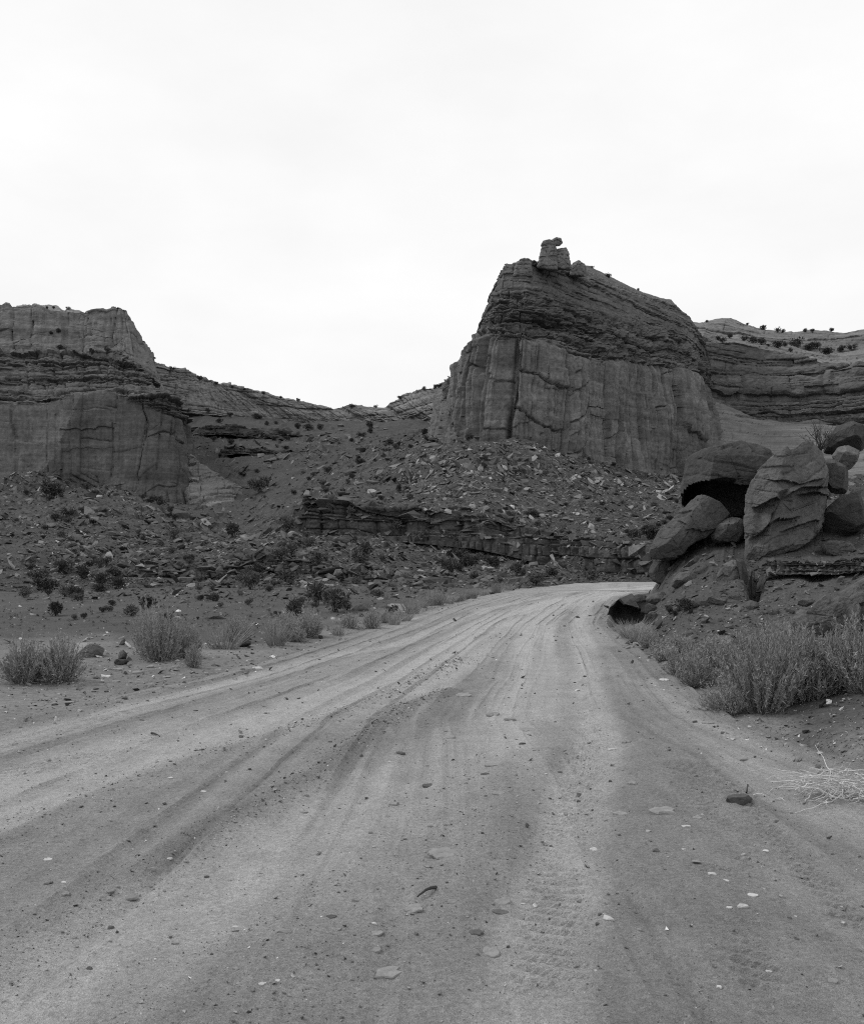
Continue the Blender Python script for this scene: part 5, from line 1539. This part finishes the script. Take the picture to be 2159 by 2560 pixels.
for px, py, hp, wp, k, lab in ((1905, 1778, 215, 230, 0, 'largest sagebrush, plumes sweeping up over the berm'), (2010, 1750, 190, 220, 1, 'large sagebrush on the berm beside the largest one'), (2090, 1730, 170, 190, 0, 'sagebrush at the outer end of the berm'),
                               (1830, 1782, 80, 150, 2, 'dark sprawling skirt of sagebrush at the foot of the largest one'), (1950, 1700, 150, 210, 1, 'tall pale sagebrush at the back of the berm'), (2180, 1730, 200, 230, 1, 'last sagebrush beyond the berm')):
    h = hit(min(px, 2150), py)
    loc = Vector(P(px, py, h[0].y)) if px > 2150 else h[0]
    Hm = (.85, .85, .6)[k]
    Wm = (1.5, 1.35, 1.1)[k]
    s1, s2 = hp * loc.y / FPX / Hm, wp * loc.y / FPX / Wm
    plant('sagebrush', BIG[k], loc - Vector((0, 0, .02)), (s2, s2, s1), random.uniform(-.4, .4), lab, 'shrub', 'sagebrush along the road')

for o in [q for q in COL.objects if q.name.startswith('sagebrush')]:
    link('branch', BRANCH[len(o.name) % 3 if o.name[-1] in '0369' else 1], o)
# dry grass along the far verge
n_ = 0
for px, py in [(1095, 1512), (1120, 1508), (1150, 1502), (1180, 1496), (1210, 1489), (1060, 1520), (1030, 1536), (1008, 1552), (985, 1562), (1076, 1514), (1138, 1504), (1165, 1498), (1240, 1483), (1270, 1476), (845, 1588), (690, 1614), (560, 1622), (1590, 1606), (1604, 1598), (1580, 1594)]:
    h = hit(px, py)
    if h:
        o = link('grass_tuft', GRASS[n_ % 3])
        s_ = random.uniform(.9, 1.6)
        o.scale = (s_, s_, s_)
        o.location = h[0]
        o.rotation_euler = (0, 0, random.uniform(0, 6))
        ref = 'by the bend' if px > 1220 and px < 1400 else 'along the verge past the pale boulder' if 1020 < px < 1400 else 'between the sagebrushes' if px < 900 else 'by the ditch rim' if px > 1500 else 'at the foot of the pale boulder'
        tag(o, None, 'grass', 'dry grass tufts on the road verge')
        LATER.append((o, px, py, 20, '%s dry grass tuft' % ('low' if s_ < 1.15 else 'medium' if s_ < 1.35 else 'tall'), ref))
        n_ += 1


def dome_shrub(seed, n=520):
    """far desert shrub, one metre wide: leaf clumps through an uneven crown and a few bare limbs"""
    r = np.random.default_rng(seed)
    lobes = r.normal(0, .22, (7, 3)) * np.array([1, 1, .5]) + np.array([0, 0, .42])
    lr = r.uniform(.16, .30, 7)
    k = r.integers(0, 7, n)
    d = unit(r.normal(0, 1, (n, 3)))
    c = lobes[k] + d * (lr[k] * r.uniform(.35, 1.12, n) ** .8)[:, None]
    c[:, 2] = np.abs(c[:, 2])
    al = unit(d + r.normal(0, .5, (n, 3)) + np.array([0, 0, .4]))
    ac = unit(np.cross(al, r.normal(0, 1, (n, 3))))
    v, f = quads(c, al, ac, r.uniform(.07, .16, n), r.uniform(.04, .10, n))
    m = 7
    root = r.normal(0, .04, (m, 3)) * np.array([1, 1, 0])
    ts = np.linspace(0, 1, 4)
    path = root[:, None] + (lobes - root)[:, None] * np.stack([ts, ts, ts ** .8], -1)[None]
    sv, sf = tubes(path, (.022 * (1 - ts * .6))[None, :] * np.ones((m, 1)))
    return mesh_np('stem', sv, sf, M['dark_stem']), mesh_np('foliage', v, f, M['dark_leaf'])


M['grey_leaf'] = plain_mat('grey_shrub_leaf', 0.105, 0.35, 4.0)
DOME = [dome_shrub(1100 + i) for i in range(6)]
GREY = []
for st_, fo_ in DOME[:4]:
    f2 = fo_.copy()
    f2.name = 'foliage'
    f2.materials.clear()
    f2.materials.append(M['grey_leaf'])
    GREY.append((st_, f2))


def skeep(px, py, r):
    if 480 < px < 760 and 1130 < py < 1300:
        return r.random() < .18
    if px > 1050 and py < 1250:
        return r.random() < .30
    return r.random() < .85 and vn(px * .013, py * .024, 0, 77) > -.25


spots = [(795, 1410, 44), (728, 1390, 34), (770, 1370, 30), (912, 1395, 46), (1135, 1400, 40), (1165, 1418, 36), (1060, 1352, 34), (985, 1330, 30), (840, 1530, 66), (790, 1512, 60), (700, 1400, 36), (620, 1450, 30), (1340, 1464, 40), (1230, 1420, 34),
         (1190, 1410, 32), (1290, 1440, 36), (1385, 1442, 30), (880, 1290, 30), (715, 1330, 40), (160, 1430, 34), (210, 1450, 40), (250, 1462, 36), (120, 1480, 44), (190, 1500, 40), (300, 1470, 34), (285, 1440, 30), (140, 1540, 40), (370, 1520, 40), (330, 1540, 36)]
sp = []
for px, py, w in spots:
    h = hit(px, py)
    if h:
        sp.append((px, py, w, h[0]))
for px, py, loc, nor in scatter(900, (60, 1040, 1720, 1555), {'hillside', 'ground'}, 861, .45, skeep):
    if len(sp) < 232 and loc.y > 19:
        w_ = 6 + random.paretovariate(1.7) * 5.5 + (4 if py > 1400 else 0)
        sp.append((px, py, min(w_, 46), loc))
# shrubs on the terraces and skylines
for px, py, w in [(1793, 850, 20), (1806, 856, 18), (1822, 845, 16), (1881, 858, 26), (1904, 862, 24), (1945, 870, 28), (1960, 866, 18), (1993, 868, 30), (2025, 876, 32), (2040, 872, 20), (2063, 886, 40), (1860, 852, 16), (1920, 866, 18), (1975, 880, 16), (2100, 880, 30), (2130, 876, 26),
                  (1906, 824, 20), (1942, 831, 18), (1955, 832, 12), (2012, 830, 16), (2030, 831, 12), (2076, 829, 14), (1765, 806, 12), (1868, 810, 10), (1520, 694, 16), (1595, 727, 9), (1480, 668, 9),
                  (145, 832, 18), (127, 836, 14), (150, 874, 18), (190, 884, 16), (230, 886, 16), (270, 880, 14), (118, 772, 12), (134, 772, 10), (172, 772, 10), (385, 898, 12), (430, 926, 12), (500, 952, 16), (540, 962, 12), (580, 970, 10), (610, 976, 10), (660, 986, 10), (700, 996, 12), (745, 1004, 10),
                  (880, 1020, 14), (940, 1012, 12), (1000, 998, 14), (1060, 974, 12), (1090, 970, 14), (470, 1030, 18), (520, 1034, 16), (575, 1042, 18), (640, 1046, 20), (745, 1072, 24), (770, 1076, 26), (800, 1074, 20), (905, 1092, 20), (690, 1060, 18)]:
    h = None
    for dy in (0, 2, 4, 7, 10):
        h = hit(px, py + dy)
        if h:
            break
    if h:
        sp.append((px, py, w * random.uniform(.6, .95), h[0]))
for i, (px, py, w, loc) in enumerate(sp):
    sc = w * 1.15 * loc.y / FPX
    k = random.randrange(6)
    lab = None
    gy = py > 1120 and random.random() < .5
    ob_ = plant('desert_shrub', GREY[k % 4] if gy else DOME[k], loc - Vector((0, 0, .03 * sc)), (sc, sc, sc * random.uniform(.8, 1.15)), random.uniform(0, 6.28), lab, 'shrub', 'shrubs on the slopes and terraces')
    LATER.append((ob_, px, py, w, '%s %s %s shrub' % (size_word(w, 15, 26), 'grey' if gy else 'dark', ('round', 'spreading', 'squat')[i % 3]), zone(px, py)))

# low brush that covers the flat and the slopes, too fine to count
pts = scatter(2600, (-60, 1250, 1620, 1580), {'hillside', 'ground'}, 871, .3, lambda px, py, r: r.random() < (.95 if py > 1440 else .35))
pts = [p for p in pts if p[2].y > 17]
r = np.random.default_rng(872)
C, A, K, Ls, Ws = [], [], [], [], []
for px, py, loc, nor in pts:
    w = r.uniform(5, 15) * loc.y / FPX
    m = 14
    d = unit(r.normal(0, 1, (m, 3)) + np.array([0, 0, .9]))
    C.append(np.array(loc) + d * w * .35 * r.uniform(.2, 1, (m, 1)))
    A.append(unit(d + r.normal(0, .3, (m, 3))))
    Ls.append(r.uniform(.2, .45, m) * w)
    Ws.append(r.uniform(.06, .16, m) * w)
C, A, Ls, Ws = map(np.concatenate, (C, A, Ls, Ws))
v, f = quads(C, A, unit(np.cross(A, r.normal(0, 1, A.shape))), Ls, Ws)
M['brush'] = plain_mat('low_brush', 0.085, .4, .6)
tag(link('low_brush', mesh_np('low_brush', v, f, M['brush'])), kind='stuff')

# ------------------------------------------------------------------ dead brush pile, sticks, bare shrub
r = np.random.default_rng(881)
h = hit(2090, 1995)
base = np.array(h[0])
pile = bpy.data.objects.new('brush_pile', None)
COL.objects.link(pile)
pile.location = base
tag(pile, 'heap of bleached dead sticks on the sand beside the biggest dark rock', 'brush pile')


def stick(rr, L, x0, up):
    az = rr.normal(math.pi, .6) if rr.random() < .75 else rr.uniform(0, 6.28)
    st = np.array([x0 + rr.normal(.10, .13), rr.normal(0, .13), abs(rr.normal(.05, .05)) * up])
    lift = min(abs(rr.normal(.3, .2)), .6)
    d = np.array([math.cos(az), math.sin(az) * .9, lift])
    ts = np.linspace(0, 1, 8)
    p = st[None] + d[None] * (ts * L)[:, None] + np.cumsum(rr.normal(0, .012, (8, 3)), 0)
    p[:, 2] -= (ts ** 2) * L * lift * rr.uniform(.5, 1.1)
    side = rr.normal(0, .2) * L
    p[:, 1] += side * ts ** 2
    p[:, 2] = np.maximum(p[:, 2], .005)
    return p


for k in range(70):
    L = r.uniform(.15, .40)
    p = stick(r, L, .0, 1.0)
    v, f = tubes(p[None], (np.linspace(1, .35, 8) * r.uniform(.0030, .0062))[None], 5)
    link('stick', mesh_np('stick', v, f, M['dead_wood']), pile)
pp = np.array([stick(r, r.uniform(.08, .3), .02, 1.0) for _ in range(110)])
v, f = tubes(pp, np.linspace(1, .4, 8)[None] * r.uniform(.0012, .0026, (110, 1)), 3)
tag(link('twigs', mesh_np('twigs', v, f, M['dead_wood']), pile), kind='stuff')


def lone_stick(px, py, dx, dy, rad, mat, label, curve=.1, lift=.015):
    h = hit(px, py)
    h2 = hit(px + dx, py + dy)
    a_, b_ = np.array(h[0]), np.array(h2[0])
    ts = np.linspace(0, 1, 8)
    p = a_[None] * (1 - ts)[:, None] + b_[None] * ts[:, None]
    L = np.linalg.norm(b_ - a_)
    p += np.cumsum(np.random.default_rng(int(px)).normal(0, .014 * L, (8, 3)), 0) * np.array([1, 1, .4])
    p[:, 2] += rad + np.sin(ts * math.pi) * lift
    v, f = tubes((p - a_)[None], (np.linspace(1, .4, 8) * rad)[None], 6)
    o = link('stick', mesh_np('stick', v, f, M[mat]))
    o.location = a_
    return tag(o, label, 'stick', 'loose sticks')


lone_stick(1087, 2224, -46, 24, .009, 'dark_wood', 'dark charred stick lying above the flat pale slab', lift=.012)
lone_stick(378, 1836, 24, 8, .010, 'dark_wood', 'short dark stick lying in the widest pale track', lift=.01)
lone_stick(1865, 1985, 6, -18, .006, 'dark_wood', 'dark twig poking up behind the biggest dark rock', lift=.03)
lone_stick(1882, 1990, 32, 1, .004, 'dead_wood', 'pale twig lying between the biggest dark rock and the brush pile')
lone_stick(1746, 1702, -44, 16, .005, 'dead_wood', 'thin pale branch trailing from the sagebrush onto the sand')
lone_stick(1940, 2000, 22, 6, .003, 'dead_wood', 'thin pale twig in front of the brush pile, on the sand')

# bare shrub on top of the boulders
r = np.random.default_rng(891)
h = hit(2046, 1118)
if h:
    b0 = np.array(P(2050, 1124, 26.0))
    bare = bpy.data.objects.new('bare_shrub', None)
    COL.objects.link(bare)
    bare.location = b0
    tag(bare, 'leafless dark shrub growing behind the top of the tallest boulder', 'shrub')
    n = 26
    ts = np.linspace(0, 1, 6)
    d = np.stack([r.normal(0, .33, n), r.normal(0, .2, n), r.uniform(.25, .8, n)], -1)
    pth = (d[:, None] * ts[None, :, None]) + np.cumsum(r.normal(0, .022, (n, 6, 3)), 1)
    v, f = tubes(pth, (np.linspace(1, .4, 6) * .011)[None] * r.uniform(.6, 1.2, (n, 1)), 4)
    link('limb', mesh_np('limb', v, f, M['dark_stem']), bare)
    t0 = pth[:, 3]
    n2 = 60
    kk = r.integers(0, n, n2)
    pth2 = t0[kk][:, None] + np.stack([r.normal(0, .14, n2), r.normal(0, .14, n2), r.uniform(.05, .25, n2)], -1)[:, None] * ts[None, :, None]
    v, f = tubes(pth2, (np.linspace(1, .4, 6) * .006)[None] * np.ones((n2, 1)), 3)
    tag(link('twigs', mesh_np('twigs', v, f, M['dark_stem']), bare), kind='stuff')

# ------------------------------------------------------------------ labels of the many: look, place and nearest neighbour
SHORT = {'on the stony verge near the roadside sagebrush': 'on the stony verge', 'on the earth bank below the boulders': 'on the earth bank', 'on the flat between the slab ledge and the road': 'beyond the verge',
         'on the brushy flat beyond the sagebrush': 'on the brushy flat', 'where the slope meets the bend of the road': 'by the road bend', 'at the foot of the slope under the shaded cliff': 'at the shaded slope foot',
         'on the rubble under the shaded cliff': 'under the shaded cliff', 'on the terraces of the shaded cliff': 'on the shaded cliff', 'in the valley hollow beside the slickrock hump': 'in the valley hollow',
         'below the far pale rim': 'below the pale rim', 'between the dark ledge and the low slab ledge': 'between the two ledges', 'on the slope above the dark ledge': 'above the dark ledge',
         'under the dark ledge near the road bend': 'under the dark ledge', 'on the slope below the dark ledge': 'below the dark ledge', 'on the rubble fan at the foot of the butte': 'at the butte foot',
         'on the rubble just above the dark ledge': 'on the lower rubble fan', 'on the terrace above the bedded cliff': 'above the bedded cliff', 'on the slickrock apron behind the boulders': 'on the slickrock apron',
         'below the low slab ledge': 'below the slab ledge'}
LX = np.array([l[1] for l in LATER], float)
LY = np.array([l[2] for l in LATER], float)
base_count = {}
for l in LATER:
    base_count[(l[4], l[5])] = base_count.get((l[4], l[5]), 0) + 1
seen_lab = {}
for i, (o, px, py, w, desc, zn) in enumerate(LATER):
    if o is None:
        continue
    if base_count[(desc, zn)] == 1:
        lab = desc + ' ' + zn
    else:
        d = np.hypot(LX - px, (LY - py) * 1.6)
        order = [k for k in np.argsort(d)[1:6]]
        lab = None
        for k in order:
            rel = 'just above' if LY[k] - py > abs(LX[k] - px) * .7 else ('just below' if py - LY[k] > abs(LX[k] - px) * .7 else 'beside')
            cand = '%s %s a %s, %s' % (desc, rel, LATER[k][4], SHORT.get(zn, zn))
            if len(cand.split()) > 16:
                cand = '%s %s a %s' % (desc, rel, LATER[k][4])
            if cand not in seen_lab:
                lab = cand
                break
        if lab is None:
            pairs = ['%s between a %s and a %s' % (desc, LATER[a_][4], LATER[b_][4]) for a_ in order for b_ in order if a_ < b_ and LATER[a_][4] != LATER[b_][4]]
            pairs = [q for q in pairs if q not in seen_lab and len(q.split()) <= 16]
            lab = pairs[0] if pairs else cand
    seen_lab[lab] = 1
    o['label'] = lab
